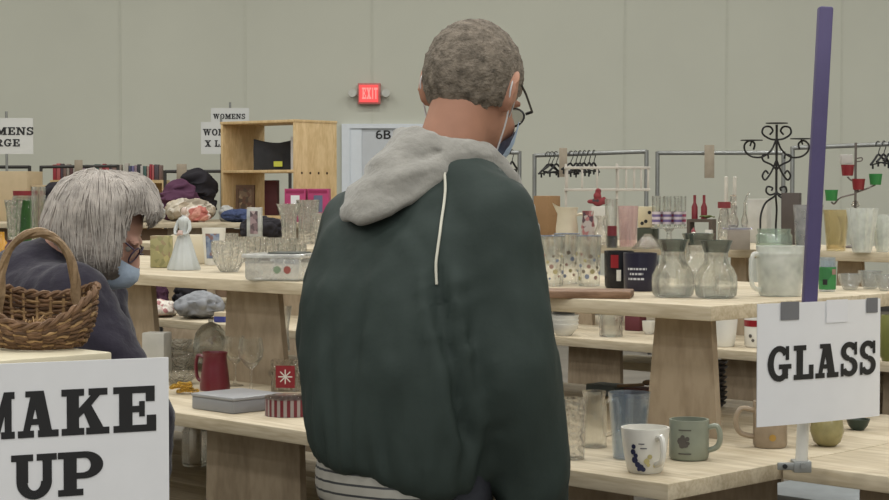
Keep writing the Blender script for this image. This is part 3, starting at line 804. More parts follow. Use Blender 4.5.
for q in (-1, 1):
    h0 = MO + Rv * q * .088 + Vector((0, 0, .88)); k0 = MO + Rv * q * .10 + Fv * .03 + Vector((0, 0, .48)); a0_ = MO + Rv * q * .11 + Vector((0, 0, .085))
    HIP.append((h0, k0, a0_)); capsule(b, h0, k0, .085, .055); capsule(b, k0, a0_, .054, .038)
    capsule(b, a0_ - Vector((0, 0, .03)), a0_ + Fv * .16 + Vector((0, 0, -.045)), .036, .032)
b = remesh(b, .0075, 5)
obj('body', shift(b, MO), SKIN, man)
# cropped grey hair
hairm = plain('short grey hair', S(122, 113, 102), .85, .2, .45, 55, .7, 160)
b = B(); head_blobs(b, HM, HF, (.10, 0, 1), s=HS, grow=.006); b = remesh(b, .007, 3)
r_, f_, u_ = fr
def hl(v):
    q = v.co - HM; y = q.dot(f_); z = q.dot(u_)
    y /= HS; z /= HS
    line = -.062 + .9 * max(0, y + .045) if y < .02 else -.004 + 1.1 * (y - .02)
    return z < line
bmesh.ops.delete(b, geom=[v for v in b.verts if hl(v)], context='VERTS')
rumple(b, .0028, 60, 2); rumple(b, .0014, 220, 5)
obj('hair', shift(b, MO), hairm, man, sharp=80)
# glasses and mask
b = B()
BLK = plain('black frame', S(24, 24, 26), .35, .5, .05)
for q in (-1, 1):
    tube(b, [P(q * .080, -.012, .022), P(q * .079, .04, .020), P(q * .074, .097, .016)], .0024, 6)
    tube(b, [P(q * .037 + .026 * cos(t) + 0, .098 + .006 - abs(q * .037 + .026 * cos(t)) * .16, .002 + .019 * sin(t)) for t in [2 * pi * i / 20 for i in range(20)]], .0022, 6, True)
tube(b, [P(-.012, .106, .008), P(0, .11, .010), P(.012, .106, .008)], .0022, 6)
tube(b, [P(.063, .098, .012), P(.074, .096, .016)], .003, 6); tube(b, [P(-.063, .098, .012), P(-.074, .096, .016)], .003, 6)
g_ = obj('eyeglasses', shift(b, MO), BLK, man)
for q in (-1, 1):
    b = B(); b.faces.new([b.verts.new(P(q * .037 + .024 * cos(t), .1035 - abs(q * .037 + .024 * cos(t)) * .16, .002 + .017 * sin(t))) for t in [2 * pi * i / 18 for i in range(18)]])
    obj('lens', shift(b, MO), CLEAR, g_)
MASKB = plain('blue mask fabric', S(165, 186, 214), .8, .2, .06, 30, .2, 90)
MASKW = plain('mask loop', S(210, 210, 212), .8)
def mask(P, parent, org, sc=1.0):
    b = B(); nu, nv = 15, 9; g = []
    for i in range(nu):
        t = -1 + 2 * i / (nu - 1); row = []
        for j in range(nv):
            v = j / (nv - 1); z = -.022 - .095 * v
            a = t * 1.25; rx = .071 - .012 * v; ry = .056 + .068 * (1 - abs(2 * v - .55) ** 2 * .55)
            y = .012 + ry * cos(a) ** .8 if cos(a) > 0 else .012
            x = rx * sin(a) * 1.06
            y += .0024 * sin(v * 26)
            row.append(b.verts.new(P(x * sc, y * sc, z * sc)))
        g.append(row)
    for i in range(nu - 1):
        for j in range(nv - 1): b.faces.new((g[i][j], g[i + 1][j], g[i + 1][j + 1], g[i][j + 1]))
    o = obj('face_mask', shift(b, org), MASKB, parent, sharp=60)
    for q in (-1, 1):
        b = B(); tube(b, spline([P(q * .064, .03, -.03), P(q * .077, .004, -.01), P(q * .080, -.026, .012), P(q * .082, -.034, -.012), P(q * .074, .0, -.05), P(q * .058, .03, -.098)], 6), .0017, 6)
        obj('ear_loop', shift(b, org), MASKW, o)
    return o
mask(P, man, MO)
# jacket
JK = plain('dark green shell', S(51, 61, 58), .65, .18, .06, 5, .12, 35)
zc = lambda z: MO + Vector((.0, .0, z))
b = B()
rings_mesh(b, [(zc(.855) + Vector((.0, 0, 0)), Rv, .168, Fv, .140, 2.4), (zc(.875), Rv, .182, Fv, .158, 2.4), (zc(.93), Rv, .197, Fv, .165, 2.4), (zc(1.02) + Vector((.0, .0, 0)), Rv, .212, Fv, .160, 2.4),
    (zc(1.16) + Vector((.015, .025, 0)), Rv, .220, Fv, .158, 2.4), (zc(1.27) + Vector((.035, .05, 0)), Rv, .205, Fv, .145, 2.3), (zc(1.345) + Vector((.055, .07, 0)), Rv, .165, Fv, .122, 2.2), (NB + Vector((-.01, -.01, .0)), Rv, .105, Fv, .10, 2), (NB + Vector((.0, .0, .025)), Rv, .085, Fv, .085, 2)])
for s_, e_, w_ in ((SR, ER, WR), (SL, EL, WL)):
    capsule(b, s_, e_, .086, .098); capsule(b, e_, e_.lerp(w_, .55), .096, .088); capsule(b, e_.lerp(w_, .5), w_.lerp(e_, .08), .088, .058)
capsule(b, NB + Vector((-.01, -.02, -.03)), SR + Vector((-.01, 0, .0)), .085, .082); capsule(b, NB + Vector((-.02, -.02, -.03)), SL, .085, .078)
b = remesh(b, .011, 5)
rumple(b, .010, 7, 3, (1.3, 1.3, .7)); rumple(b, .0045, 20, 9, (1.4, 1.4, .55))
# blouson gathers above the waistband
for v in b.verts:
    q = v.co - MO; ang = math.atan2(q.dot(Fv), q.dot(Rv)); rad = Vector((q.x, q.y, 0))
    wgt = max(0, 1 - abs(q.z - .90) / .11)
    if rad.length < .26 and wgt > 0:
        v.co += rad.normalized() * wgt * .006 * sin(ang * 26 + 3 * noise.noise(q * 9))
# hem sags towards the right; creases between sleeve and back
def sag(v):
    q = v.co - MO; wgt = max(0, min(1, (1.02 - q.z) / .18)); v.co.z -= wgt * (.006 + .18 * max(0, q.dot(Rv) + .17))
for v in b.verts: sag(v)
CAMP = Vector((0, 0, HC))
def crease(pix, depth, width):
    t_ = BVHTree.FromBMesh(b); pts = []
    for px, py in pix:
        h = t_.ray_cast(CAMP, ray(px, py).normalized())
        if h[0] is not None and h[0].y < 4.2: pts.append(h[0])
    
    for _ in range(3): pts = [pts[0]] + [(pts[i - 1] + pts[i] * 2 + pts[i + 1]) / 4 for i in range(1, len(pts) - 1)] + [pts[-1]]
    pts = spline(pts, 14); b.normal_update(); mv = []
    for v in b.verts:
        best = min(((v.co - p_).length_squared, i) for i, p_ in enumerate(pts)) if (v.co - pts[len(pts) // 2]).length < .5 else (9, 0)
        dd = best[0] ** .5
        if dd < width * 3:
            e = min(1, best[1] / 10, (len(pts) - 1 - best[1]) / 10)
            mv.append((v, v.co - v.normal * depth * max(.15, e) * math.exp(-(dd / width) ** 2) + v.normal * depth * .35 * max(.1, e) * math.exp(-((dd - width * 1.9) / width) ** 2)))
    for v, c_ in mv: v.co = c_
crease([(437, 262), (436, 290), (441, 320), (450, 350), (456, 385), (459, 420), (472, 452), (487, 497)], .030, .014)
crease([(454, 352), (463, 342), (476, 334)], .012, .010)
crease([(466, 400), (480, 382), (500, 372)], .007, .010)
crease([(452, 300), (470, 285), (492, 280)], .008, .012)
crease([(470, 440), (492, 430), (520, 426)], .007, .010)
crease([(372, 240), (374, 300), (360, 350), (348, 400)], .008, .012)
crease([(396, 280), (392, 340), (402, 400), (398, 450)], .006, .010)
crease([(420, 330), (428, 380), (444, 430), (462, 470)], .008, .012)
crease([(330, 300), (322, 350), (330, 410)], .006, .012)
crease([(400, 215), (420, 235), (432, 262)], .007, .012)
bmesh.ops.smooth_vert(b, verts=b.verts, factor=.5, use_axis_x=True, use_axis_y=True, use_axis_z=True)
bmesh.ops.smooth_vert(b, verts=b.verts, factor=.5, use_axis_x=True, use_axis_y=True, use_axis_z=True)
me_tree = BVHTree.FromBMesh(b)
for v in b.verts: pass
jacket = obj('jacket', shift(b, MO), JK, man, sharp=80)
def hit(px, py, off=.003):
    d = ray(px, py).normalized(); h = me_tree.ray_cast(CAMP, d)
    return h[0] + h[1] * off if h[0] is not None and h[0].y < 4.2 else None
def seam(name, pix, r, m):
    pts = [hit(*p_) for p_ in pix]; pts = [p_ for p_ in pts if p_ is not None]
    if len(pts) < 2: return
    b = B(); tube(b, spline(pts, 5), r, 8); obj(name, shift(b, MO), m, jacket)
PIPE = plain('cream piping', S(206, 204, 190), .6, .3, .03)
seam('piping', [(443.5, 162), (445, 175), (445.5, 190), (444.5, 205), (442, 220), (440, 235), (438, 250), (436.5, 265), (435.5, 285)], .0026, PIPE)
# waistband with two dark stripes
b = B()
rr_ = []
for z, e in ((.885, -.012), (.872, .004), (.84, .010), (.812, .010), (.792, .006), (.785, -.006)):
    rr_.append((zc(z), Rv, .154 + e, Fv, .138 + e, 2.4))
rings_mesh(b, rr_, 120, cap=False)
for v in b.verts:
    q = v.co - MO; a = math.atan2(q.dot(Fv), q.dot(Rv)); v.co += Vector((q.x, q.y, 0)).normalized() * .0012 * sin(a * 90)
for v in b.verts: sag(v)
RIB = stripes('ribbed waistband', S(150, 148, 140), S(50, 52, 54), 'Z', 1 / .019, .78)
m_, nt_, bs_ = RIB, RIB.node_tree, None
wb_ = obj('waistband', shift(b, MO), RIB, jacket, sharp=80)
# cuffs
for e_, w_ in ((ER, WR), (EL, WL)):
    b = B(); capsule(b, w_.lerp(e_, .14), w_.lerp(e_, -.06), .050, .040); obj('cuff', shift(b, MO), JK, jacket)
# trousers and shoes
b = B()
rings_mesh(b, [(zc(.80), Rv, .155, Fv, .125, 2.3), (zc(.92), Rv, .15, Fv, .12, 2.3)])
for h0, k0, a0_ in HIP:
    capsule(b, h0 - Vector((0, 0, .05)), k0, .096, .078); capsule(b, k0, a0_ + Vector((0, 0, .02)), .078, .068)
b = remesh(b, .011, 4); rumple(b, .006, 12, 4)
obj('trousers', shift(b, MO), plain('dark trousers', S(46, 48, 54), .8, .2, .1, 20, .2, 80), man, sharp=80)
for h0, k0, a0_ in HIP:
    b = B(); capsule(b, a0_ + Vector((0, 0, -.03)), a0_ + Fv * .17 + Vector((0, 0, -.042)), .052, .042); ell(b, a0_ + Fv * .02 + Vector((0, 0, .0)), (.055, .055, .05))
    b = remesh(b, .009, 3)
    for v in b.verts: v.co.z = max(v.co.z, .002)
    obj('shoe', shift(b, MO), plain('dark shoe', S(40, 36, 34), .5), man)
# hood: heather grey, hanging behind the neck, front edges running down both lapels
HOODM = plain('heather grey fleece', S(150, 148, 142), .95, .1, .10, 30, .35, 70, sheen=.3)
FULL = [(.078, .050), (.090, .070), (.113, .062), (.152, .034), (.195, -.014), (.230, -.075), (.243, -.108), (.222, -.116), (.18, -.09), (.13, -.04), (.085, .0)]
THIN = [(.072, .026), (.080, .040), (.093, .041), (.106, .030), (.112, .014), (.114, -.004), (.110, -.018), (.102, -.020), (.095, -.014), (.085, -.004), (.075, .006)]
def smooth01(x): x = max(0, min(1, x)); return x * x * (3 - 2 * x)
b = B(); nu = 72; grid = []
for i in range(nu):
    ad = -158 + 316 * i / (nu - 1); a = R(ad)              # -158 right front, 0 back, +158 left front
    dirv = (-Fv) * cos(a) + Rv * (-sin(a))
    w0 = smooth01((ad + 48) / 58) * (1 - smooth01((ad - 48) / 75))
    fall = max(0, -cos(a))
    tip = .52 + .48 * max(0, cos((a - .10) * 1.65))                 # the drop is longest at the back
    prof = []
    for (r1, z1), (r0, z0) in zip(FULL, THIN):
        rr = r0 + (r1 - r0) * w0; zz = z0 + (z1 - z0) * w0
        if z1 < .04 and w0 > 0: rr = .08 + (rr - .08) * (1 - (1 - tip) * w0); zz *= (1 - (1 - tip) * 1.4 * w0)
        prof.append((rr + .075 * fall, zz - .165 * fall))
    sp = spline([(r_0, 0, z_0) for r_0, z_0 in prof], 3, True)
    grid.append([b.verts.new(NB + dirv * q.x + Vector((0, 0, q.z))) for q in sp])
nv = len(grid[0])
for i in range(nu - 1):
    for j in range(nv): b.faces.new((grid[i][j], grid[i][(j + 1) % nv], grid[i + 1][(j + 1) % nv], grid[i + 1][j]))
b.faces.new(grid[0]); b.faces.new(grid[-1][::-1])
bmesh.ops.subdivide_edges(b, edges=b.edges, cuts=1, smooth=.5)
rumple(b, .007, 12, 6, (1, 1, 1.8)); rumple(b, .003, 34, 8, (1, 1, 2))
# a long fold where the hood doubles over itself
for v in b.verts:
    q = v.co - NB; a = math.atan2(-q.dot(Rv), -q.dot(Fv)); rad = (q.x ** 2 + q.y ** 2) ** .5
    s = q.z - (.012 - .05 * a - .018 * cos(2 * a))
    if -.7 < a < 1.3 and rad > .12: v.co += Vector((q.x, q.y, 0)).normalized() * (-.010 * math.exp(-(s / .010) ** 2) + .007 * math.exp(-((s + .022) / .014) ** 2))
hood = obj('hood', shift(b, MO), HOODM, man, sharp=80)
# ------------------------------------------------------------------ the woman
WO = Vector((-.98, 3.78, 0))
wom = thing('person', 'woman with chin-length grey hair, glasses and blue mask, in navy, bending behind the basket', 'person', WO)
HW = Vector((-.712, 3.70, 1.272))
WF = Vector((.80, .04, -.56))
b = B()
Pw, Mw, frw = head_blobs(b, HW, WF, s=.97); face_blobs(b, Pw, Mw, .97)
for q in (-1, 1): ear(b, Pw, Mw, q, .95)
NW = Vector((-.80, 3.72, 1.16))
capsule(b, NW, Pw(0, -.03, -.05), .058, .052)
HPW = Vector((-.99, 3.76, .86))
capsule(b, NW + Vector((-.03, 0, -.08)), HPW, .115, .135)
SRW = Vector((-.735, 3.56, 1.13)); SLW = Vector((-.76, 3.87, 1.10))
ERW = Vector((-.585, 3.50, .90)); ELW = Vector((-.68, 3.90, .88))
WRW = Vector((-.60, 3.60, .68)); WLW = Vector((-.63, 3.80, .68))
for s_, e_, w_, th in ((SRW, ERW, WRW, -1), (SLW, ELW, WLW, 1)):
    capsule(b, NW + Vector((0, (s_.y - NW.y) * .5, -.04)), s_, .07, .055)
    capsule(b, s_, e_, .048, .038); capsule(b, e_, w_, .037, .026)
    hand_blobs(b, w_, (w_ - e_), (0, -th, -.3), .9, th)
LW = []
for q in (-1, 1):
    h0 = HPW + Vector((0, q * .09, -.04)); k0 = Vector((-.93, 3.76 + q * .10, .46)); a0_ = Vector((-.98, 3.76 + q * .11, .08))
    LW.append((h0, k0, a0_)); capsule(b, h0, k0, .085, .055); capsule(b, k0, a0_, .053, .036); capsule(b, a0_ - Vector((0, 0, .03)), a0_ + Vector((.15, 0, -.045)), .034, .03)
b = remesh(b, .0075, 5)
obj('body', shift(b, WO), SKINW, wom)
# eyes
b = B()
for q in (-1, 1):
    b = B(); ell(b, Pw(q * .031, .076, .004), .0098, sub=2)
    obj('eye', shift(b, WO), plain('eye white', S(200, 196, 190), .2), wom)
# hair: a bob that hangs from the crown, with strands
WHAIR = plain('ash grey hair', S(140, 132, 125), .6, .35, .30, 30, .5, 120)
WHAIR2 = plain('silver hair', S(172, 165, 158), .55, .35, .25, 40)
HCn = Vector((-.712, 3.70, 1.283))
b = B()
ell(b, HCn + Vector((.0, 0, .010)), (.108, .108, .100))
ell(b, HCn + Vector((-.045, 0, -.02)), (.076, .100, .080))
ell(b, HCn + Vector((.005, -.035, -.045)), (.085, .075, .080)); ell(b, HCn + Vector((.005, .035, -.045)), (.085, .075, .080))
ell(b, HCn + Vector((.062, 0, .040)), (.062, .095, .062)); ell(b, HCn + Vector((.098, 0, .022)), (.036, .070, .034))
b = remesh(b, .008, 4)
rw, fw, uw = frw
def cutw(v):
    x, z = v.co.x, v.co.z
    if z < 1.296 and x > -.630 - (1.296 - z) * .22 and not (x > -.610 and z > 1.268): return True
    return z < 1.262 - .77 * (x + .82) or z < 1.165
bmesh.ops.delete(b, geom=[v for v in b.verts if cutw(v)], context='VERTS')
rumple(b, .0060, 26, 3, (1.6, 1.6, .5)); rumple(b, .0022, 70, 4, (1.6, 1.6, .5))
tw = BVHTree.FromBMesh(b)
hairw = obj('hair', shift(b, WO), WHAIR, wom, sharp=80)
b = B()
crown = HCn + Vector((.03, 0, .03))
for i in range(560):
    a = rnd.uniform(0, 2 * pi); pts = []
    s0, s1 = rnd.uniform(.1, .5), rnd.uniform(1.6, 2.5)
    if rnd.random() < .3: s1 += .2
    wv = rnd.uniform(-.25, .25)
    for j in range(11):
        ph = s0 + (s1 - s0) * j / 10
        aa = a + wv * (j / 10) ** 2
        dr = Vector((sin(ph) * cos(aa), sin(ph) * sin(aa), cos(ph)))
        h = tw.ray_cast(HCn + Vector((.01, 0, .0)), dr)
        if h[0] is None: break
        pts.append(h[0] + dr * rnd.uniform(.0005, .003))
    if len(pts) > 4: tube(b, pts, [.0008 + .0006 * sin(pi * q / (len(pts) - 1)) for q in range(len(pts))], 5)
o = obj('loose_strands', shift(b, WO), WHAIR2, hairw); o['kind'] = 'stuff'
# glasses and mask
b = B()
for q in (-1, 1):
    tube(b, [Pw(q * .078, -.01, .02), Pw(q * .078, .04, .018), Pw(q * .072, .094, .012)], .0020, 6)
    tube(b, [Pw(q * .036 + .025 * cos(t), .104 - abs(q * .036 + .025 * cos(t)) * .16, -.001 + .018 * sin(t)) for t in [2 * pi * i / 20 for i in range(20)]], .0019, 6, True)
tube(b, [Pw(-.012, .106, .006), Pw(0, .109, .008), Pw(.012, .106, .006)], .0018, 6)
g_ = obj('eyeglasses', shift(b, WO), plain('dark violet frame', S(70, 58, 78), .35), wom)
for q in (-1, 1):
    b = B(); b.faces.new([b.verts.new(Pw(q * .036 + .024 * cos(t), .1035 - abs(q * .036 + .024 * cos(t)) * .16, -.001 + .0165 * sin(t))) for t in [2 * pi * i / 18 for i in range(18)]])
    obj('lens', shift(b, WO), CLEAR, g_)
MASKB = plain('pale blue pleated mask', S(190, 208, 230), .8, .2, .06, 30, .2, 90)
mask(Pw, wom, WO, .97)
# navy jacket
b = B()
capsule(b, NW + Vector((-.03, 0, -.055)), HPW + Vector((0, 0, -.02)), .148, .165)
capsule(b, NW + Vector((-.02, 0, -.01)), NW + Vector((.02, 0, .03)), .085, .068)
for s_, e_, w_ in ((SRW, ERW, WRW), (SLW, ELW, WLW)):
    capsule(b, NW + Vector((-.02, (s_.y - NW.y) * .4, -.05)), s_, .105, .078)
    capsule(b, s_, e_, .076, .060); capsule(b, e_, w_.lerp(e_, .1), .058, .042)
b = remesh(b, .010, 4); rumple(b, .007, 13, 5); rumple(b, .003, 34, 2)
obj('jacket', shift(b, WO), plain('navy fleece', S(47, 44, 55), .9, .15, .1, 20, .25, 60, sheen=.2), wom, sharp=80)
b = B()
rings_mesh(b, [(HPW + Vector((0, 0, -.1)), (1, 0, 0), .15, (0, 1, 0), .17, 2.2), (HPW, (1, 0, 0), .14, (0, 1, 0), .165, 2.2)])
for h0, k0, a0_ in LW:
    capsule(b, h0, k0, .10, .075); capsule(b, k0, a0_ + Vector((0, 0, .02)), .073, .062)
b = remesh(b, .011, 4); rumple(b, .006, 12, 4)
obj('trousers', shift(b, WO), plain('black trousers', S(44, 44, 48), .8), wom, sharp=80)
for h0, k0, a0_ in LW:
    b = B(); capsule(b, a0_ + Vector((0, 0, -.03)), a0_ + Vector((.16, 0, -.042)), .048, .038)
    b = remesh(b, .009, 3)
    for v in b.verts: v.co.z = max(v.co.z, .002)
    obj('shoe', shift(b, WO), plain('dark shoe', S(40, 36, 34), .5), wom)
# ================================================================== left end of the long table
def carton(name, label, cat, px, py, z, wpx, hpx, dep, m, rz=0, group=None, bev=.003):
    p, k = on(px, py, z); w, h = wpx / k, hpx / k
    b = B(); box(b, -w / 2, w / 2, -.0, dep, 0, h, bev)
    return tag(obj(name, b, m, None, p, rz), label, cat, group), w, h
def sheet(parent, name, x0, x1, z0, z1, y, m):
    b = B(); b.faces.new([b.verts.new(v) for v in ((x0, y, z0), (x1, y, z0), (x1, y, z1), (x0, y, z1))]); return obj(name, b, m, parent)
o, w, h = carton('patterned_tin', 'tall olive and gold tin beside the porcelain lady', 'tin', 159, 268, ZU, 19, 32, .05, speckle('olive tin', S(158, 152, 108), (S(140, 136, 94), S(176, 166, 116), S(150, 132, 100)), 60, .5), R(-12))
o, w, h = carton('cream_box', 'plain cream box standing behind the porcelain lady', 'box', 188, 264, ZU, 36, 29, .06, CREAM, R(-10))
# porcelain lady
p, k = on(184, 270, ZU); h = 64 / k; q = h
PORC = plain('pale porcelain', S(190, 194, 192), .25, .5, .05, 20)
o = thing('porcelain_figurine', 'pale porcelain lady in a long flared gown on the left of the shelf', 'figurine', p, R(-20))
b = B()
lathe(b, [(0, 0), (.26 * q, 0), (.265 * q, .03 * q), (.20 * q, .2 * q), (.14 * q, .4 * q), (.075 * q, .58 * q), (.065 * q, .62 * q), (.085 * q, .70 * q), (.098 * q, .76 * q), (.08 * q, .81 * q), (.028 * q, .84 * q), (.026 * q, .87 * q), (0, .87 * q)], 40, sy=.8, flute=.06, nfl=11)
obj('gown', b, PORC, o, sharp=60)
b = B(); ell(b, (0.012 * q, -.01 * q, .915 * q), (.05 * q, .052 * q, .062 * q)); obj('head', b, plain('porcelain skin', S(200, 180, 168), .3), o)
b = B(); ell(b, (-.008 * q, .012 * q, .925 * q), (.058 * q, .055 * q, .062 * q)); ell(b, (-.03 * q, .04 * q, .94 * q), .032 * q); obj('hair', b, plain('porcelain hair', S(140, 126, 104), .35), o)
for s in (-1, 1):
    b = B(); tube(b, spline([(s * .085 * q, 0, .77 * q), (s * .12 * q, -.03 * q, .66 * q), (s * .105 * q, -.09 * q, .57 * q), (s * .03 * q, -.125 * q, .56 * q)], 5), [.03 * q] * 8 + [.022 * q] * 8, 10); obj('arm', b, PORC, o)
b = B(); [ell(b, (rnd.uniform(-.04, .04) * q, -.14 * q + rnd.uniform(-.02, .02) * q, .575 * q + rnd.uniform(-.03, .03) * q), .026 * q, sub=2) for _ in range(8)]; b = remesh(b, .003, 2); obj('posy', b, plain('porcelain roses', S(196, 170, 160), .4), o)
# printed cup
p, k = on(214, 265, ZU)
o = thing('printed_cup', 'tall white cup with a blue and red picture, right of the porcelain lady', 'cup', p)
r, h = 12 / k, 37 / k
b = B(); lathe(b, shell([(r * .74, 0), (r * .78, h * .05), (r, h)], .003), 30); obj('cup_body', b, WHITE, o, sharp=50)
patch(o, 'picture', r * .82, r * .96, h * .18, h * .85, -128, -55, speckle('cup picture', S(120, 134, 160), (S(140, 152, 172), S(92, 104, 132), S(130, 100, 96)), 90, .4))
# cut crystal bowls and dishes
CPROF = [(.45, 0), (.55, .06), (.85, .35), (1, .7), (.97, 1)]
for px, py, w, h, lab in ((229, 272, 34, 31, 'round cut crystal bowl right of the printed cup'), (252, 263, 30, 26, 'cut crystal bowl behind the plastic food box'), (226, 259.5, 24, 26, 'small cut crystal bowl behind the round one'), (280, 262, 34, 24, 'wide cut crystal dish behind the plastic food box'), (292, 264, 28, 20, 'low cut crystal dish beside the man\'s left sleeve')):
    vase(px, py, ZU, w, h, lab, CRYST, CPROF, 'cut crystal on the left of the shelf', 'crystal_bowl', .07, 14, 'bowl', 56)
# plastic food box
p, k = on(276, 281, ZU); w, dp, h = 60 / k, .13, 25 / k
o = thing('food_box', 'cloudy plastic food box with a white lid and round stickers', 'food container', (p.x, p.y + .02, p.z), R(-16))
b = B(); box(b, -w / 2, w / 2, -.04, dp - .04, 0, h, .012); obj('box_body', b, PLASTIC, o)
b = B(); box(b, -w / 2 - .006, w / 2 + .006, -.047, dp - .034, h * .9, h * 1.08, .005); obj('box_lid', b, glass('white plastic lid', (.88, .89, .88), .25, .4, (.8, .8, .78)), o)
b = B(); box(b, -w * .1, w * .47, -.03, dp - .06, h * 1.081, h * 1.13, .004); obj('dark_tray', b, plain('dark tray', S(84, 88, 84), .4), o)
for i, (fx, m) in enumerate(((.10, plain('sticker green', S(126, 144, 120), .5)), (.28, plain('sticker red', S(146, 84, 78), .5)))):
    b = B(); lathe(b, [(0, 0), (.011, 0), (.011, .0008), (0, .0008)], 20); bmesh.ops.rotate(b, verts=b.verts, cent=(0, 0, 0), matrix=Matrix.Rotation(R(90), 3, 'X'))
    bmesh.ops.translate(b, verts=b.verts, vec=(w * fx, -.0402, h * .45)); obj('round_sticker', b, m, o)
# far left end: jar, bottles
p, k = on(25, 257, ZU)
o = thing('lidded_jar', 'tall clear jar with green contents and a red lid, left of the grey-haired woman', 'jar', p)
r, h = 12 / k, 66 / k
b = B(); lathe(b, shell([(r * .95, 0), (r, h * .05), (r, h * .9), (r * .8, h * .95)], .003), 28); obj('jar_body', b, CLEAR, o, sharp=50)
b = B(); lathe(b, [(0, .004), (r * .55, .004), (r * .6, h * .2), (r * .55, h * .86), (0, h * .86)], 20, flute=.12, nfl=5); obj('green_filling', b, plain('leaf green', S(92, 168, 80), .5, .4, .2, 20), o)
b = B(); lathe(b, [(0, h * .93), (r * .95, h * .93), (r * .95, h), (0, h)], 28); obj('jar_lid', b, REDP, o)
vase(39, 259, ZU, 14, 72, 'tall clear glass cylinder right of the jar with the red lid', CLEAR, [(.9, 0), (1, .05), (1, 1)])
vase(14, 258, ZU, 18, 58, 'bubbly clear glass vase left of the jar with the red lid', CRYST, None, None, 'glass_vase', .08, 8)
vase(2, 262, ZU, 15, 30, 'amber glass bottle at the left frame edge', plain('amber bottle', S(190, 140, 50), .2, .5, .1), [(.7, 0), (1, .1), (1, .55), (.4, .75), (.35, 1)], name='amber_bottle', cat='bottle')
vase(13, 264, ZU, 16, 24, 'dark plum patterned jar before the bubbly vase', speckle('plum jar', S(84, 56, 66), (S(120, 80, 84), S(60, 44, 54), S(150, 120, 110)), 60, .4), [(.6, 0), (1, .2), (1, .7), (.6, .9), (.7, 1)], name='patterned_jar', cat='jar')
# ------------------------------------------------------------------ left, lower shelf
p, k = on(233, 414.5, ZL)
o = thing('flat_box', 'flat silver grey box on the lower shelf left of the man', 'box', p, A45)
b = B(); box(b, -.172, 0, 0, .165, 0, .032, .003); obj('box_base', b, plain('silver grey card', S(140, 141, 144), .4, .4, .03), o)
b = B(); box(b, -.174, .002, -.002, .167, .0321, .041, .003); obj('box_lid', b, plain('silver grey lid', S(152, 153, 156), .35, .4, .03), o)
p, k = on(289, 415, ZL); r, h = 24 / k, 17 / k
o = thing('round_tin', 'low round tin with red and white stripes beside the man', 'tin', p)
b = B(); lathe(b, [(0, 0), (r, 0), (r, h), (0, h)], 48); obj('tin_body', b, stripes('candy stripes', S(150, 142, 140), S(104, 30, 42), 'A', 22 / (2 * pi), .5, .35), o)
b = B(); lathe(b, [(0, h), (r * 1.02, h), (r * 1.02, h * 1.12), (r * .7, h * 1.2), (0, h * 1.2)], 40); obj('tin_lid', b, CRYST, o)
p, k = on(184, 394, ZL); p.z += .003
b = B()
for c in range(5):
    cx, cy, rr = rnd.uniform(-.012, .012), rnd.uniform(-.01, .012), rnd.uniform(.016, .03)
    for j in range(26):
        a = 2 * pi * j / 26; ell(b, (cx + rr * cos(a), cy + rr * .7 * sin(a), .004 + .0055 * c + .002 * sin(3 * a)), .0036, sub=1)
o = tag(obj('bead_strings', b, plain('gold beads', S(190, 150, 60), .3, .5, .2, metal=.7), None, p), 'heap of gold bead strings beside the flat silver box', 'beads'); o['kind'] = 'stuff'
p, k = on(215, 390, ZL); r, h = 15 / k, 38 / k
o = thing('red_pitcher', 'deep red pitcher on the lower shelf behind the flat silver box', 'pitcher', p)
b = B(); lathe(b, shell([(r, 0), (r * 1.02, h * .1), (r * .86, h * .6), (r * .78, h * .88), (r * .86, h)], .003), 30); obj('pitcher_body', b, plain('red glaze', S(98, 30, 40), .3, .5, .08), o, sharp=50)
obj('pitcher_handle', handle(h, r * .9, 160, h * .2, h * .85, .022, .005), plain('red glaze', 0), o)
def wine(px, py, z, w, h, label, group=None):
    p, k = on(px, py, z); r, h = w / 2 / k, h / k
    b = B(); lathe(b, [(0, 0), (r * .8, 0), (r * .8, .002), (r * .15, h * .05), (.0035, h * .12), (.0035, h * .42), (r * .5, h * .50), (r * .92, h * .65), (r, h * .8), (r * .86, h), (r * .84, h), (r * .97, h * .8), (r * .88, h * .66), (r * .4, h * .53), (0, h * .5)], 32)
    return tag(obj('wine_glass', b, CLEAR, None, p, 0, 60), label, 'wine glass', group)
wine(235, 386, ZL, 22, 50, 'wine glass between the red pitcher and another wine glass', 'wine glasses on the lower shelf')
wine(251, 392, ZL, 26, 54, 'larger wine glass left of the red star block', 'wine glasses on the lower shelf')
p, k = on(211, 362, ZL); r, h = 18 / k, 40 / k
o = thing('cake_dome', 'clear glass cake dome with a knob behind the red pitcher', 'cake dome', p)
b = B(); lathe(b, shell([(r, .006), (r, h * .45), (r * .86, h * .72), (r * .5, h * .92), (.006, h)], .003), 36); obj('dome', b, CLEAR, o, sharp=60)
b = B(); lathe(b, [(0, 0), (r * 1.15, 0), (r * 1.18, .005), (0, .0055)], 36); obj('cake_plate', b, CRYST, o)
b = B(); ell(b, (0, 0, h * 1.04), .009); obj('knob', b, CRYST, o)
for i, (px, py, w, h) in enumerate(((180, 384, 34, 12), (182, 370, 36, 16), (178, 352, 30, 12))):
    vase(px, py, ZL, w, h, ('shallow clear glass dish behind the gold beads', 'clear glass bowl left of the cake dome', 'clear glass dish beside the white tub')[i], CRYST, [(.55, 0), (.6, .1), (.9, .6), (1, 1)], 'clear glass dishes on the lower shelf', 'glass_dish', .03, 16, 'dish')
p, k = on(284, 392, ZL); w, h = 28 / k, 32 / k
o = thing('star_block', 'thick glass block with a red panel and white star beside the man', 'glass block', p, R(-8))
b = B(); box(b, -w / 2, w / 2, 0, .035, 0, h, .004); obj('glass_block', b, CRYST, o)
sheet(o, 'red_panel', -w * .3, w * .4, h * .12, h * .82, -.0006, plain('red panel', S(132, 36, 44), .4))
b = B()
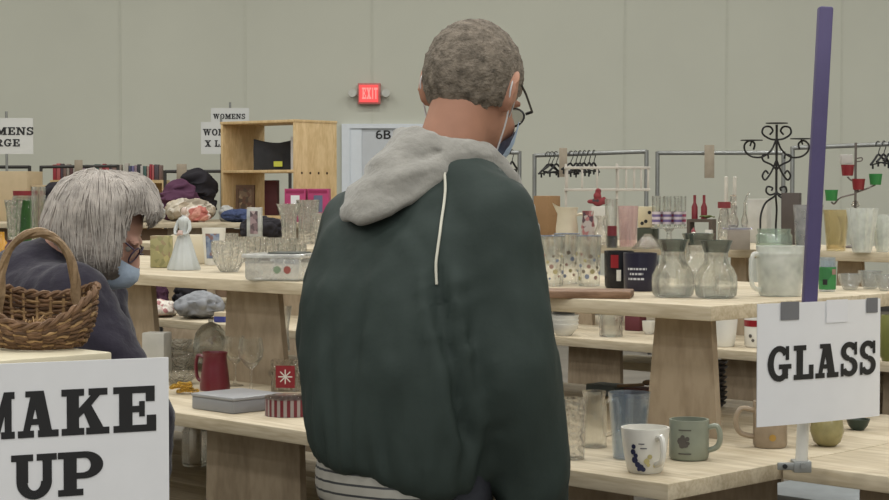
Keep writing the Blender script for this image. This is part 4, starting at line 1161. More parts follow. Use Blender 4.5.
for j in range(4):
    a = pi * j / 4; c, s = cos(a), sin(a); L = w * .26
    box(b, -L, L, -.0016, -.0008, -.0015, .0015, 0, Matrix.Translation((w * .05, 0, h * .47)) @ Matrix.Rotation(a, 4, 'Y'))
obj('white_star', b, WHITE, o)
o, w, h = carton('white_tub', 'square white plastic tub below the shelf beside the woman', 'tub', 153, 379, ZL, 24, 46, .06, plain('white plastic', S(176, 174, 166), .5), R(-15))
vase(284, 352, ZL, 16, 46, 'tall narrow clear vase under the shelf beside the man', CLEAR, [(.7, 0), (.75, .05), (.6, .5), (1, 1)])
# bottom shelf
p, k = on(195, 466, ZB)
r, h = 13 / k, 44 / k
b = B(); lathe(b, shell([(r * .9, 0), (r, h * .08), (r, h * .8), (r * .8, h * .9), (r * .86, h)], .004), 6)
tag(obj('glass_canister', b, CLEAR, None, p, R(10), 20), 'six-sided glass canister on the bottom shelf behind the sign MAKE UP', 'canister')
# ------------------------------------------------------------------ cloth heaps
def heap(name, label, cat, px, py, z, wpx, hpx, dep, m, group=None, seed=0, lumps=7, amp=.16):
    p, k = on(px, py, z); w, h = wpx / k, hpx / k; rr = random.Random(seed)
    b = B(); ell(b, (0, dep / 2, h * .42), (w / 2, dep / 2, h * .45))
    for i in range(lumps):
        x = rr.uniform(-.36, .36) * w; y = dep * rr.uniform(.2, .75); hz = h * rr.uniform(.3, .62) * (1 - abs(x) / w)
        ell(b, (x, y, hz), (w * rr.uniform(.13, .24), dep * .26, h * rr.uniform(.18, .3)))
    vs = min(w, h, dep) / 22
    b = remesh(b, max(vs, .005), 2)
    rumple(b, h * amp * .6, 1.6 / h, seed, (.6, .6, 1.6)); rumple(b, h * amp * .25, 4.5 / h, seed + 3, (.6, .6, 1.5))
    b.normal_update()
    for v in b.verts:
        q = v.co / h + Vector((seed * 2.3, seed, 0)); rd = 1 - abs(noise.noise(Vector((q.x * .8 + q.z, q.y * 1.2, q.z * 2.2 - q.x * .6)) * 2.1)) * 2
        v.co += v.normal * h * .14 * max(-.5, rd)
    zmin = min(v.co.z for v in b.verts)
    for v in b.verts: v.co.z = max(0, v.co.z - zmin - h * .06)
    return tag(obj(name, b, m, None, p, 0, 80), label, cat, group)
GREYC = plain('grey sweat cloth', S(142, 144, 148), .95, .1, .1, 12, .2, 50)
heap('grey_sweatshirt', 'crumpled light grey sweatshirt on the shelf under the porcelain lady', 'sweatshirt', 196, 320, ZL, 42, 24, .22, GREYC, 'clothes under the shelf', 3)
heap('patterned_scarf', 'crumpled cream and pink scarf beside the grey sweatshirt', 'scarf', 157, 318, ZL, 26, 16, .2, speckle('cream pink scarf', S(196, 186, 176), (S(200, 160, 156), S(214, 208, 198), S(170, 120, 120)), 40, .5, .9), 'clothes under the shelf', 5)
heap('purple_top', 'dark purple garment heaped behind the cream and pink scarf', 'garment', 150, 312, ZL, 26, 26, .2, plain('dark purple cloth', S(74, 50, 66), .95, .1, .12), 'clothes under the shelf', 7)
heap('black_blouse', 'black garment heaped behind the grey sweatshirt', 'garment', 187, 310.5, ZL, 30, 28, .2, plain('black cloth', S(50, 48, 52), .95, .1, .12), 'clothes under the shelf', 8)
o, w, h = carton('small_box', 'small blue and cream box at the end of the clothes heap', 'box', 219, 322.5, ZL, 12, 10, .06, stripes('blue cream card', S(58, 66, 140), S(190, 176, 150), 'Z', 1 / .06, .42), R(-20))
# things on the row behind
p, k = on(254, 244.5, ZU); w, h = 15 / k, 37 / k
o = thing('photo_block', 'upright glass block with a small photograph inside, left of the fluted vase', 'photo block', p, R(-8))
b = B(); box(b, -w / 2, w / 2, 0, .03, 0, h, .003); obj('glass_block', b, FROST, o)
sheet(o, 'photograph', -w * .26, w * .26, h * .28, h * .9, -.0006, speckle('faded photo', S(150, 130, 134), (S(120, 100, 104), S(176, 160, 160), S(90, 76, 80)), 45, .4))
vase(289, 246, ZU, 24, 42, 'tall fluted clear vase left of the man', CRYST, [(.58, 0), (.62, .06), (.56, .3), (.66, .7), (1, 1)], 'vases left of the man', 'glass_vase', .06, 12)
vase(308, 244, ZU, 22, 44, 'tall cut crystal vase against the man\'s left shoulder', CRYST, [(.8, 0), (.84, .05), (.8, .5), (1, 1)], 'vases left of the man', 'glass_vase', .09, 10)
heap('black_bag', 'crumpled black cloth bag behind the photo block', 'bag', 262, 243, ZU, 42, 22, .22, plain('black cloth', 0), None, 11)
vase(320, 247, ZU, 16, 34, 'narrow crystal vase half hidden by the man\'s left sleeve', CRYST, None, 'vases left of the man', 'glass_vase', .06, 9)
# ------------------------------------------------------------------ clothes table far left
CG = 'clothes on the far table'
def far(px, d): return PY(px, 220, d)
def heapd(name, label, cat, px, d, wpx, hpx, dep, m, seed, amp=.16, group=CG):
    py = 190 + (HC - ZU) * FPX / d
    return heap(name, label, cat, px, py, ZU, wpx, hpx, dep, m, group, seed, 8, amp)
heapd('plum_jacket', 'plum purple jacket heaped at the left of the clothes table', 'jacket', 177, 14.95, 34, 37, .26, plain('plum cloth', S(92, 62, 82), .95, .1, .15, 6), 21)
heapd('black_jacket', 'black jacket heaped beside the wooden display box', 'jacket', 196, 15.3, 26, 48, .20, plain('black cloth', 0), 22, .10)
heapd('cream_scarf', 'long cream and tan scarf lying along the clothes table', 'scarf', 188, 14.60, 48, 21, .24, speckle('cream tan knit', S(186, 176, 158), (S(172, 158, 138), S(196, 188, 174), S(150, 140, 124)), 16, .4, .95), 23)
heapd('coral_scarf', 'coral and white patterned scarf on top of the cream one', 'scarf', 196, 14.45, 24, 16, .10, speckle('coral pattern', S(196, 140, 126), (S(214, 200, 190), S(180, 110, 100), S(206, 170, 156)), 14, .4, .95), 24)
heapd('blue_jeans', 'folded blue jeans in front of the wooden display box', 'jeans', 236, 14.4, 32, 12, .22, plain('denim', S(66, 76, 106), .95, .1, .12), 25, .10)
heapd('white_blouse', 'white garment at the left end of the clothes table', 'garment', 151, 14.35, 20, 24, .2, plain('white cloth', S(182, 184, 182), .95, .1, .06), 26)
heapd('pale_trousers', 'pale grey trousers heaped right of the cream scarf', 'trousers', 226, 14.72, 12, 16, .2, plain('pale cloth', S(170, 170, 166), .95, .1, .08), 27)
heapd('black_coat', 'black coat heaped behind the jar with the red lid', 'coat', 50, 14.4, 30, 38, .3, plain('black cloth', 0), 28)
# tan cartons at the far left
for i, (px, d, w, h) in enumerate(((6, 14.95, 44, 50), (45, 15.0, 28, 36))):
    py = 190 + (HC - ZU) * FPX / d
    o, w_, h_ = carton('cardboard_carton', ('large tan cardboard carton behind the bubbly vase', 'smaller tan cardboard carton right of the large one at the far left')[i], 'carton', px, py, ZU, w, h, .4, TAN, R(-6), 'cartons at the far left')
# wooden display box
cw = PY(221, 200, 15.42); AZ = R(-40); wd, dd_, hh = .89, .50, PY(220, 122, 15.42).z - ZU
o = thing('display_box', 'tall open pine display box with a middle shelf on the clothes table', 'display box', (cw.x, cw.y, ZU + .0008), AZ)
t = .022
for x in (0, wd - t):
    b = B(); box(b, x, x + t, 0, dd_, 0, hh - t, .001); side_ = obj('side_panel', b, PLYL, o)
    if x:
        for j in range(4):
            b = B(); lathe(b, [(0, 0), (.011, 0), (.011, .002), (0, .002)], 12)
            for v in b.verts: v.co = Vector((wd + v.co.z, .08 + .1 * j + v.co.x, .40 + v.co.y))
            obj('peg_hole', b, plain('dark hole', S(70, 52, 36), .9), side_)
b = B(); box(b, -.004, wd + .004, -.004, dd_ + .004, hh - t, hh, .001); obj('top_panel', b, PLYL, o)
b = B(); box(b, t, wd - t, .002, dd_ - .002, .405, .405 + t, .001); obj('middle_shelf', b, PLYL, o)
b = B(); box(b, t, wd - t, .002, dd_ - .002, .02, .02 + t, .001); obj('bottom_shelf', b, PLYL, o)
sh = ZU + .405 + t + .0016
MZ = Matrix.Translation((cw.x, cw.y, 0)) @ Matrix.Rotation(AZ, 4, 'Z')
q = MZ @ Vector((.40, .26, 0))
bg = thing('black_bag', 'black cloth bag with a yellow tag on the display box shelf', 'bag', (q.x, q.y, sh), R(-8))
b = B(); nx, nz = 12, 8
W_, H_ = .37, .265
front = [[b.verts.new((W_ * (i / nx - .5), -.03 - .025 * sin(pi * i / nx) + .008 * sin(i * 1.7 + j), H_ * j / nz - (.035 * sin(pi * i / nx) if j == nz else 0))) for j in range(nz + 1)] for i in range(nx + 1)]
back = [[b.verts.new((W_ * (i / nx - .5), .03 + .02 * sin(pi * i / nx), H_ * j / nz - (.03 * sin(pi * i / nx) if j == nz else 0))) for j in range(nz + 1)] for i in range(nx + 1)]
for i in range(nx):
    for j in range(nz):
        b.faces.new((front[i][j], front[i + 1][j], front[i + 1][j + 1], front[i][j + 1])); b.faces.new((back[i][j], back[i][j + 1], back[i + 1][j + 1], back[i + 1][j]))
    b.faces.new((front[i][0], back[i][0], back[i + 1][0], front[i + 1][0])); b.faces.new((front[i][nz], front[i + 1][nz], back[i + 1][nz], back[i][nz]))
for j in range(nz):
    b.faces.new((front[0][j], front[0][j + 1], back[0][j + 1], back[0][j])); b.faces.new((front[nx][j], back[nx][j], back[nx][j + 1], front[nx][j + 1]))
obj('bag_body', b, plain('black bag cloth', S(62, 63, 66), .9, .15, .1), bg, sharp=60)
sheet(bg, 'price_tag', .0, .075, .03, .075, -.068, plain('yellow tag', S(214, 220, 90), .6))
q = MZ @ Vector((.66, .24, 0))
b = B(); box(b, -.04, .04, -.01, .01, 0, .28, .001)
tag(obj('white_folder', b, PAPER, None, (q.x, q.y, sh), R(-10)), 'white folder standing right of the black bag in the display box', 'folder')
# goods in front of and inside the display box
bz = ZU + .02 + t + .0018
for i, (lx, w, h, lab) in enumerate(((295, .17, .27, 'left of two bright pink toy boxes before the display box'), (318, .17, .27, 'right of two bright pink toy boxes before the display box'))):
    q = far(lx, 14.5); o = thing('toy_box', lab, 'box', (q.x, q.y, ZU + .0008), R(-6), 'pink toy boxes')
    b = B(); box(b, -w / 2, w / 2, 0, .12, 0, h, .003); obj('carton', b, plain('bright pink card', S(168, 56, 104), .5), o)
    sheet(o, 'printed_panel', -w * .2, w * .22, h * .30, h * .80, -.001, (PAPER, plain('grey blue print', S(96, 104, 130), .5))[i])
    sheet(o, 'printed_band', -w * .45, w * .45, h * .86, h * .95, -.001, plain('dark pink print', S(140, 36, 80), .5))
q = MZ @ Vector((.19, .10, 0))
o = thing('picture_frame', 'brown framed picture leaning inside the display box', 'picture frame', (q.x, q.y, bz), R(-24))
b = B(); FM = plain('brown frame', S(96, 74, 58), .5)
for x0, x1, z0, z1 in ((-.09, .09, 0, .025), (-.09, .09, .235, .26), (-.09, -.065, .0255, .2345), (.065, .09, .0255, .2345)): box(b, x0, x1, 0, .02, z0, z1)
obj('frame', b, FM, o)
b = B(); box(b, -.065, .065, .006, .016, .025, .235); obj('picture', b, speckle('mottled brown picture', S(110, 92, 74), (S(80, 66, 54), S(140, 120, 96), S(96, 70, 56)), 28, .35), o)
q = MZ @ Vector((.34, .26, 0))
b = B(); box(b, -.06, .06, 0, .05, 0, .30, .003)
tag(obj('dark_book', b, plain('dark red cover', S(86, 44, 50), .6), None, (q.x, q.y, bz), R(-20)), 'dark red book standing behind the pink toy boxes', 'book')
# paper signs on the back racks
def rack_sign(px0, px1, py0, py1, d, lines, label, mast=True, sx=1.0):
    a = PY(px0, py1, d); c = PY(px1, py0, d); w, h = c.x - a.x, c.z - a.z
    o = thing('size_sign', label, 'sign', (a.x, d, 0), 0, 'clothes size signs')
    b = B(); box(b, 0, w, 0, .006, a.z, c.z); obj('sign_card', b, plain('sign card', S(208, 209, 206), .6, .3, .02), o)
    b = B()
    for (txt, x, y, hp) in lines:
        k = FPX / d; words(b, txt, (x - px0) / k, PY(0, y, d).z, hp / k, -.002, sx, .09)
    obj('sign_lettering', b, INK, o, smooth=False)
    b = B(); tube(b, [(w * .5 if px0 > 50 else .6 * w, .012, .02), (w * .5 if px0 > 50 else .6 * w, .012, c.z + .06)], .012, 8); obj('sign_post', b, STEEL, o)
    b = B(); lathe(b, [(0, 0), (.14, 0), (.14, .012), (.03, .03), (0, .03)], 20, w * .5 if px0 > 50 else .6 * w, .012); obj('sign_foot', b, STEEL, o)
rack_sign(-34, 33, 118, 154, 16.2, (('WOMENS', -27, 135, 7.8), ('LARGE', -22, 146.5, 7.4)), 'white size sign at the left frame edge reading WOMENS LARGE', sx=1.08)
rack_sign(211, 249, 108, 123, 18.6, (('WOMENS', 213, 119, 5.2),), 'smaller high white sign reading WOMENS behind the display box', sx=.86)
rack_sign(201, 241, 122, 154, 18.2, (('WOMENS', 203, 135.5, 6.6), ('X LARGE', 205, 146.8, 6.6)), 'white size sign reading WOMENS X LARGE half behind the display box', sx=.86)
# ------------------------------------------------------------------ bookcase with paperbacks
bd = 17.6; kb = FPX / bd
x0, x1 = PY(50, 180, bd).x, PY(165, 180, bd).x; zt = PY(100, 180, bd).z
o = thing('bookcase', 'low pale wooden bookcase behind the woman, a row of books on top', 'bookcase', (x0, bd, 0))
Wb = x1 - x0
b = B(); box(b, 0, Wb, 0, .3, zt - .03, zt); obj('top_board', b, PLYL, o)
for x in (0, Wb - .03):
    b = B(); box(b, x, x + .03, 0, .3, 0, zt - .03); obj('side_panel', b, PLYL, o)
for z in (.1, .55, 1.0):
    b = B(); box(b, .03, Wb - .03, .01, .3, z, z + .025); obj('shelf', b, PLYL, o)
b = B(); box(b, .0, Wb, .3, .31, 0, zt); obj('back_panel', b, PLYL, o)
bcol = [S(150, 50, 60), S(170, 90, 90), S(80, 70, 76), S(120, 96, 88), S(150, 140, 130), S(90, 60, 60), S(176, 170, 160), S(70, 74, 96), S(110, 104, 140), S(140, 120, 130), S(60, 60, 64), S(180, 176, 170), S(70, 96, 90), S(160, 130, 120)]
bnames = ['red', 'rose', 'charcoal', 'brown', 'beige', 'maroon', 'ivory', 'slate blue', 'lilac', 'mauve', 'black', 'white', 'teal', 'salmon']
x = .02; i = 0
while x < Wb - .05:
    th = rnd.uniform(.022, .045); hb = rnd.uniform(.13, .165); px = CX + (x0 + x) / bd * FPX
    if not (px > 117 and px < 124):
        o = thing('paperback', '%s book on the bookcase behind the woman, %s' % (bnames[i % 14], 'left of her hair' if px < 72 else ('just over her hair' if px < 122 else 'right of her hair')), 'book', (x0 + x, bd + .03, zt + .0008), 0, 'paperbacks on the bookcase')
        b = B(); box(b, .001, th - .001, 0, .11, 0, hb, .002); obj('cover', b, plain('book ' + bnames[i % 14], bcol[i % 14], .6), o)
        b = B(); box(b, .004, th - .004, .002, .1105, .002, hb + .0006); obj('pages', b, plain('book pages', S(196, 190, 174), .8), o)
    x += th + .002; i += 1
# ------------------------------------------------------------------ clothes racks before the back wall
def rack(p0, p1, pyl, pyr, d0, d1, label, m, posts=(1, 1), r=.018, group='clothes racks along the back wall'):
    a, c = PY(p0, pyl, d0), PY(p1, pyr, d1)
    o = thing('clothes_rack', label, 'clothes rack', (a.x, a.y, 0), 0, group)
    off = Vector((a.x, a.y, 0))
    b = B(); tube(b, [a - off, c - off], r, 12); obj('hanging_rail', b, m, o)
    for q, on_ in ((a, posts[0]), (c, posts[1])):
        g = q - off
        if on_:
            b = B(); tube(b, [g + Vector((0, 0, .012)), Vector((g.x, g.y, .06))], r, 12); obj('post', b, m, o)
            b = B(); tube(b, [(g.x, g.y - .3, .06), (g.x, g.y + .3, .06)], r, 10); obj('foot_bar', b, m, o)
            for s in (-1, 1):
                b = B(); lathe(b, [(0, 0), (.014, .0), (.014, .04), (0, .04)], 10, g.x, g.y + s * .26); obj('castor', b, BLACKP, o)
    return o
rack(-30, 29.5, 167, 167, 16.9, 16.9, 'black pipe clothes rack at the left frame edge', BLACKP, (1, 1), .016)
rack(41, 118, 167, 166, 17.2, 17.2, 'black pipe clothes rack behind the book row and woman', BLACKP, (1, 1), .015)
rack(165, 290, 171.5, 171, 17.3, 17.3, 'black pipe clothes rack behind the plum jacket and display box', BLACKP, (1, 1), .016)
rack(430, 519.5, 153.5, 152.5, 15.6, 15.6, 'galvanised clothes rack between the man\'s head and the next rack', STEEL, (1, 1))
rack(534.5, 646.5, 155.5, 151.5, 15.4, 15.0, 'galvanised clothes rack carrying the bunch of black hangers', STEEL, (1, 1))
rack(657.5, 783.5, 153, 152.8, 15.2, 15.2, 'galvanised clothes rack behind the iron candelabra', STEEL, (1, 1))
rack(792.5, 930, 148, 142.5, 14.6, 14.2, 'galvanised clothes rack behind the votive tree at right', STEEL, (1, 1))
# size dividers clipped on the rails
for px, py0, py1, w, d, lab in ((563, 148, 177, 8, 15.26, 'beige divider card on the rail behind the black hangers'), (709, 145, 178, 10, 15.14, 'beige divider card on the rail left of the iron candelabra'), (79, 160, 172, 8, 17.14, 'beige divider card on the rail above the books'), (182, 164, 180, 10, 17.23, 'beige divider card on the rail above the plum jacket')):
    a, c = PY(px - w / 2, py1, d), PY(px + w / 2, py0, d); hz = c.z - a.z; ww_ = c.x - a.x
    b = B(); box(b, 0, ww_, -.004, .004, 0, hz, .001)
    for z in ((.2 * hz, .45 * hz)): pass
    tag(obj('rail_divider', b, plain('beige divider', S(160, 148, 130), .6), None, (a.x, a.y - .02, a.z)), lab, 'rail divider', 'dividers on the racks')
# hangers
def hanger(px, py, d, w, label, m, tilt, rz):
    p = PY(px, py, d); s = w; p.z -= .009
    b = B(); tube(b, spline([(0, 0, -.075), (.012, 0, -.045), (.037, 0, -.012), (.032, 0, .022), (0, 0, .036), (-.032, 0, .022), (-.037, 0, .0)], 5), .004, 6)
    tube(b, spline([(-s, 0, -.14), (-s * .5, 0, -.105), (0, 0, -.07), (s * .5, 0, -.105), (s, 0, -.14)], 4), .009, 6); tube(b, [(-s, 0, -.14), (s, 0, -.14)], .006, 6)
    for x in (-1, 1): tube(b, [(x * s * .75, 0, -.145), (x * s * .75, 0, -.175)], .008, 6)
    o = obj('clothes_hanger', b, m, None, p, rz); o.rotation_euler = (0, tilt, rz)
    return tag(o, label, 'hanger', 'black hangers on the racks')
HK = plain('black plastic', S(38, 37, 38), .5)
for i in range(9):
    f = i / 8; px = (548, 552, 556, 571, 575.5, 580, 584.5, 589, 594)[i]
    hanger(px, 155.5 - (px - 534.5) / 112 * 4.0, 15.4 - (px - 534.5) / 112 * .4, .15, 'black plastic hanger in the bunch on the rail above the white rack', HK, R((-5, 4, -3, 7, -6, 2, 5, -4, 3)[i]), R(52 + (0, 2, 5, 6, 9, 10, 11, 14, 15)[i]))
for i in range(3):
    px = 878 + 6 * i; f = (px - 792.5) / 137.5
    hanger(px, 148 - 5.5 * f, 14.6 - .4 * f, .14, 'black plastic hanger on the rail at the right frame edge', HK, R((-6, 3, 7)[i]), R(50 + 4 * i))
for i in range(2):
    px = 503 + 9 * i; hanger(px, 153.5 - (px - 430) / 89.5, 15.6, .13, 'thin black hanger on the rail beside the man\'s face mask', HK, R(4 - 7 * i), R(62 + 6 * i))
# ================================================================== back row on the right, upper shelf
def R2(px, py): return on(px, py, ZR)
o, w, h = carton('brown_box', 'upright brown cardboard box behind the printed pint glasses', 'box', 541, 241, ZR, 18, 45, .10, CARD, R(-35))
p, k = R2(567, 243.5); r, h = 11.5 / k, 36 / k
o = thing('cream_pitcher', 'cream ceramic pitcher behind the printed pint glasses', 'pitcher', p)
b = B(); lathe(b, shell([(r * .9, 0), (r * .95, h * .05), (r * .98, h * .4), (r * .82, h * .78), (r * .98, h)], .004), 32)
for v in b.verts:
    if v.co.z > h * .75 and v.co.x < 0: v.co.x *= 1 + .35 * (v.co.z / h - .75) / .25 * max(0, -v.co.x / r) ** 2; v.co.z += h * .06 * max(0, -v.co.x / r) ** 3
obj('pitcher_body', b, CREAM, o, sharp=60)
obj('pitcher_handle', handle(h, r * .85, -8, h * .12, h * .78, .035, .006), CREAM, o)
vase(588, 244, ZR, 14, 33, 'red and white flowered jar right of the cream pitcher', speckle('red floral', S(186, 176, 170), (S(134, 80, 82), S(176, 120, 120), S(90, 70, 80)), 60, .35), [(.6, 0), (.9, .15), (1, .5), (.75, .85), (.85, 1)], name='flowered_jar', cat='jar')
vase(601, 245, ZR, 16, 29, 'clear bottle-necked vase right of the flowered jar', CRYST, [(.7, 0), (1, .15), (.85, .45), (.5, .7), (.45, .85), (.8, 1)])
o, w, h = carton('white_carton', 'white carton under the red stuffed toy', 'box', 599, 241.5, ZR, 18, 35, .10, plain('white carton card', S(196, 194, 186), .7), R(-30))
p, k = R2(599, 241.5)
b = B(); ell(b, (0, .05, .018), (.025, .022, .02)); ell(b, (-.004, .045, .045), .018); ell(b, (.0, .045, .066), (.014, .014, .014)); ell(b, (-.03, .05, .02), (.02, .01, .01)); ell(b, (.026, .05, .024), (.012, .01, .018))
b = remesh(b, .004, 2)
o = tag(obj('stuffed_toy', b, speckle('red toy', S(132, 54, 58), (S(60, 56, 58), S(140, 66, 70), S(120, 46, 50)), 30, .8, .9), None, (p.x, p.y + .0, p.z + h + .001)), 'small red stuffed toy sitting on the white carton', 'stuffed toy')
tumbler(611, 246, ZR, 13, 10, 47, 'tall slim clear glass left of the pink patterned glass', CLEAR, None, 'tall_glass')
o, w, h = None, 0, 0
p, k = R2(612, 248); r, h = 5.5 / k, 22 / k
o = thing('candle_glass', 'small dark glass with a red candle before the tall slim glass', 'candle', p)
b = B(); lathe(b, shell([(r, 0), (r, h * .55)], .003), 20); obj('holder', b, SMOKE, o, sharp=50)
b = B(); lathe(b, [(0, .004), (r * .86, .004), (r * .86, h), (0, h)], 20); obj('candle', b, plain('red wax', S(116, 44, 50), .5), o)
tumbler(628, 247, ZR, 21, 17, 41, 'wide glass with a pink flower pattern beside the dotted block', glass('pink flowered glass', (.93, .86, .85), .06, .22, (.78, .58, .56)), None, 'patterned_glass')
o, wx, hx = carton('dark_box', 'dark green box under the cream dotted block', 'box', 645, 243, ZR, 17, 15, .07, plain('dark green card', S(62, 68, 56), .6), R(-25))
p, k = R2(645, 243)
o = thing('dotted_block', 'cream wooden block with black dots on the dark green box', 'block', (p.x, p.y, p.z + hx + .001), R(-20))
w, h = 15 / k, 21 / k
b = B(); box(b, -w / 2, w / 2, 0, .045, 0, h, .003); obj('block', b, plain('cream block', S(204, 192, 160), .5), o)
b = B()
for x, z in ((-.2, .2), (.05, .3), (.3, .72)):
    n = 10; b.faces.new([b.verts.new((w * x + .008 * cos(2 * pi * i / n), -.0008, h * z + .008 * sin(2 * pi * i / n))) for i in range(n)])
obj('dots_pattern', b, INK, o)
vase(648, 249, ZR, 30, 15, 'low clear crystal dish before the dark green box', CRYST, [(1, 0), (.95, .1), (.45, .7), (.2, .95), (.25, 1)], name='crystal_dish', cat='dish', flute=.1, nfl=8)
# cake stand with banded glasses
p, k = R2(669, 243.5); hs, rs = 16 / k, 18.5 / k
b = B(); lathe(b, [(0, 0), (rs * .55, 0), (rs * .5, .004), (.012, .012), (.010, hs * .7), (rs * .3, hs * .9), (rs, hs * .94), (rs, hs), (0, hs)], 40)
tag(obj('cake_stand', b, CRYST, None, p, 0, 50), 'clear glass cake stand holding the pink-banded glasses', 'cake stand')
pk = [S(150, 70, 96), S(120, 90, 130), S(170, 110, 120)]
for i in range(6):
    x = (-13.5 + 27 * i / 5) / k; y = .022 * (1 if i % 2 else -1); r, h = 4.4 / k, 31 / k
    o = thing('banded_glass', 'slim glass with pink and violet bands on the cake stand', 'glass', (p.x + x, p.y + y, p.z + hs + .001), 0, 'banded glasses on the cake stand')
    b = B(); lathe(b, shell([(r * .85, 0), (r * .9, h * .1), (r, h)], .002), 20); obj('glass_body', b, CLEAR, o, sharp=50)
    b = B(); lathe(b, [(r * .885, h * .1), (r * .96, h * .5), (r * .96 + .0012, h * .5), (r * .9 + .0012, h * .1), (r * .885, h * .1)], 20); obj('colour_band', b, stripes('violet bands' + str(i % 2), S(160, 74, 104) if i % 2 else S(112, 96, 140), S(206, 196, 200), 'Z', 1 / .022, .5, .3), o)
# christmas candles on a crate
p, k = R2(699, 244.5); w, h, dp = 25 / k, 25 / k, .10
o = thing('wooden_crate', 'small dark open crate carrying two red candles', 'crate', p, R(-20))
b = B(); box(b, -w / 2, w / 2, 0, dp, h - .012, h)
obj('crate_top', b, plain('dark crate wood', S(86, 76, 68), .7), o)
for x in (-w / 2, w / 2 - .012):
    b = B(); box(b, x, x + .012, 0, dp, 0, h - .0121); obj('crate_side', b, plain('dark crate wood', 0), o)
b = B(); box(b, -w / 2 + .0121, w / 2 - .0121, 0, dp, 0, .010); obj('crate_base', b, plain('dark crate wood', 0), o)
for i, (x, lab) in enumerate(((-.028, 'left red candle standing on the dark crate'), (.012, 'right red candle standing on the dark crate'))):
    hc = 24 / k
    b = B(); lathe(b, [(0, 0), (.013, 0), (.013, hc * .5), (.006, hc * .68), (.006, hc), (0, hc)], 18)
    q = p + Vector((cos(R(-20)) * x + .015, sin(R(-20)) * x + .045, h + .001)); tag(obj('red_candle', b, plain('red wax bright', S(120, 40, 48), .4), None, q, 0, 50), lab, 'candle', 'red candles on the crate')
b = B(); 
for i in range(26):
    a = rnd.uniform(0, 2 * pi); rr = rnd.uniform(.0, .03); ell(b, (rr * cos(a), rr * .5 * sin(a), .006 + rnd.uniform(0, .008)), (.008, .005, .004), sub=1)
b = remesh(b, .003, 1)
q = p + Vector((.035, .005, h + .001)); tag(obj('evergreen_sprig', b, plain('evergreen', S(90, 100, 60), .8, .2, .3, 60), None, q, R(-20)), 'evergreen sprig at the foot of the red candles', 'greenery')
q = p + Vector((-.03, -.045, 0))
o = thing('santa_figurine', 'small red and white figurine before the dark crate', 'figurine', q)
b = B(); lathe(b, [(0, 0), (.017, 0), (.019, .012), (.013, .036), (.006, .042), (0, .042)], 18); obj('coat', b, REDP, o)
b = B(); ell(b, (0, -.002, .048), .0095); obj('head', b, WHITE, o)
b = B(); lathe(b, [(.0105, .052), (.006, .063), (0, .072)], 16); obj('hat', b, REDP, o)
vase(709, 247, ZR, 8, 17, 'small white pillar candle right of the red figurine', plain('white wax', S(206, 202, 192), .5), [(1, 0), (1, .97), (.9, 1)], name='pillar_candle', cat='candle')
# tapers, jar, decanter
for i, (px, lab) in enumerate(((726, 'left of two tall white taper candles in glass holders'), (734.5, 'right of two tall white taper candles in glass holders'))):
    p, k = R2(px, 242.5); h = 66 / k
    o = thing('taper_candle', lab, 'candle', p, 0, 'white taper candles')
    b = B(); lathe(b, [(0, 0), (.018, 0), (.018, .006), (.006, .015), (.006, h * .4), (.011, h * .48), (.011, h * .55), (0, h * .55)], 20); obj('holder', b, CRYST, o, sharp=50)
    b = B(); lathe(b, [(0, h * .5), (.0095, h * .5), (.0085, h * .99), (0, h)], 16); obj('taper', b, plain('white wax', 0), o)
p, k = R2(724, 247); r, h = 6.5 / k, 45 / k
o = thing('spice_jar', 'glass jar with a wide red cap before the white tapers', 'jar', p)
b = B(); lathe(b, shell([(r * .85, 0), (r, h * .1), (r * .95, h * .6), (r * .6, h * .85)], .003), 24); obj('jar_body', b, CRYST, o, sharp=50)
b = B(); lathe(b, [(0, h * .86), (r, h * .86), (r, h), (0, h)], 24); obj('jar_cap', b, plain('dull red cap', S(124, 52, 56), .5), o)
o, wg, hg = carton('grey_box', 'plain grey-beige box under the tray of decanters', 'box', 739, 250, ZR, 22, 20, .085, plain('grey beige card', S(150, 140, 128), .7), R(-8))
p, k = R2(739, 250)
tz = p.z + hg + .001
b = B(); lathe(b, [(0, 0), (.058, 0), (.062, .005), (.058, .006), (0, .004)], 32, sy=.8); tag(obj('glass_tray', b, glass('violet tinted glass', (.8, .8, .9), .05, .2, (.5, .5, .62)), None, (p.x, p.y + .045, tz)), 'oval tinted glass tray on the grey-beige box', 'tray')
for i, (dx, rr, hh_, lab) in enumerate(((-.016, .022, .125, 'round decanter with a stopper on the tinted tray'), (.028, .014, .125, 'slim cruet with a bent spout on the tinted tray'))):
    o = thing('decanter' if not i else 'cruet', lab, 'decanter', (p.x + dx, p.y + .045, tz + .0075))
    b = B(); lathe(b, shell([(rr * .8, 0), (rr, hh_ * .08), (rr * .95, hh_ * .22), (rr * .42, hh_ * .45), (rr * .36, hh_ * .7), (rr * .55, hh_ * .75)], .002), 28); obj('bottle', b, CRYST, o, sharp=60)
    if i == 0:
        b = B(); lathe(b, [(0, hh_ * .76), (rr * .5, hh_ * .78), (rr * .55, hh_ * .95), (rr * .3, hh_), (0, hh_)], 16, flute=.1, nfl=6); obj('stopper', b, CRYST, o)
    else:
        b = B(); tube(b, spline([(0, 0, hh_ * .7), (.004, 0, hh_ * .85), (.012, 0, hh_ * 1.0), (.02, 0, hh_ * 1.06)], 5), .0035, 8); obj('spout', b, CRYST, o)
o, w, h = carton('white_carton', 'tall white carton behind the iron candelabra', 'box', 757, 243, ZR, 20, 44, .08, plain('white carton card', 0), R(-25))
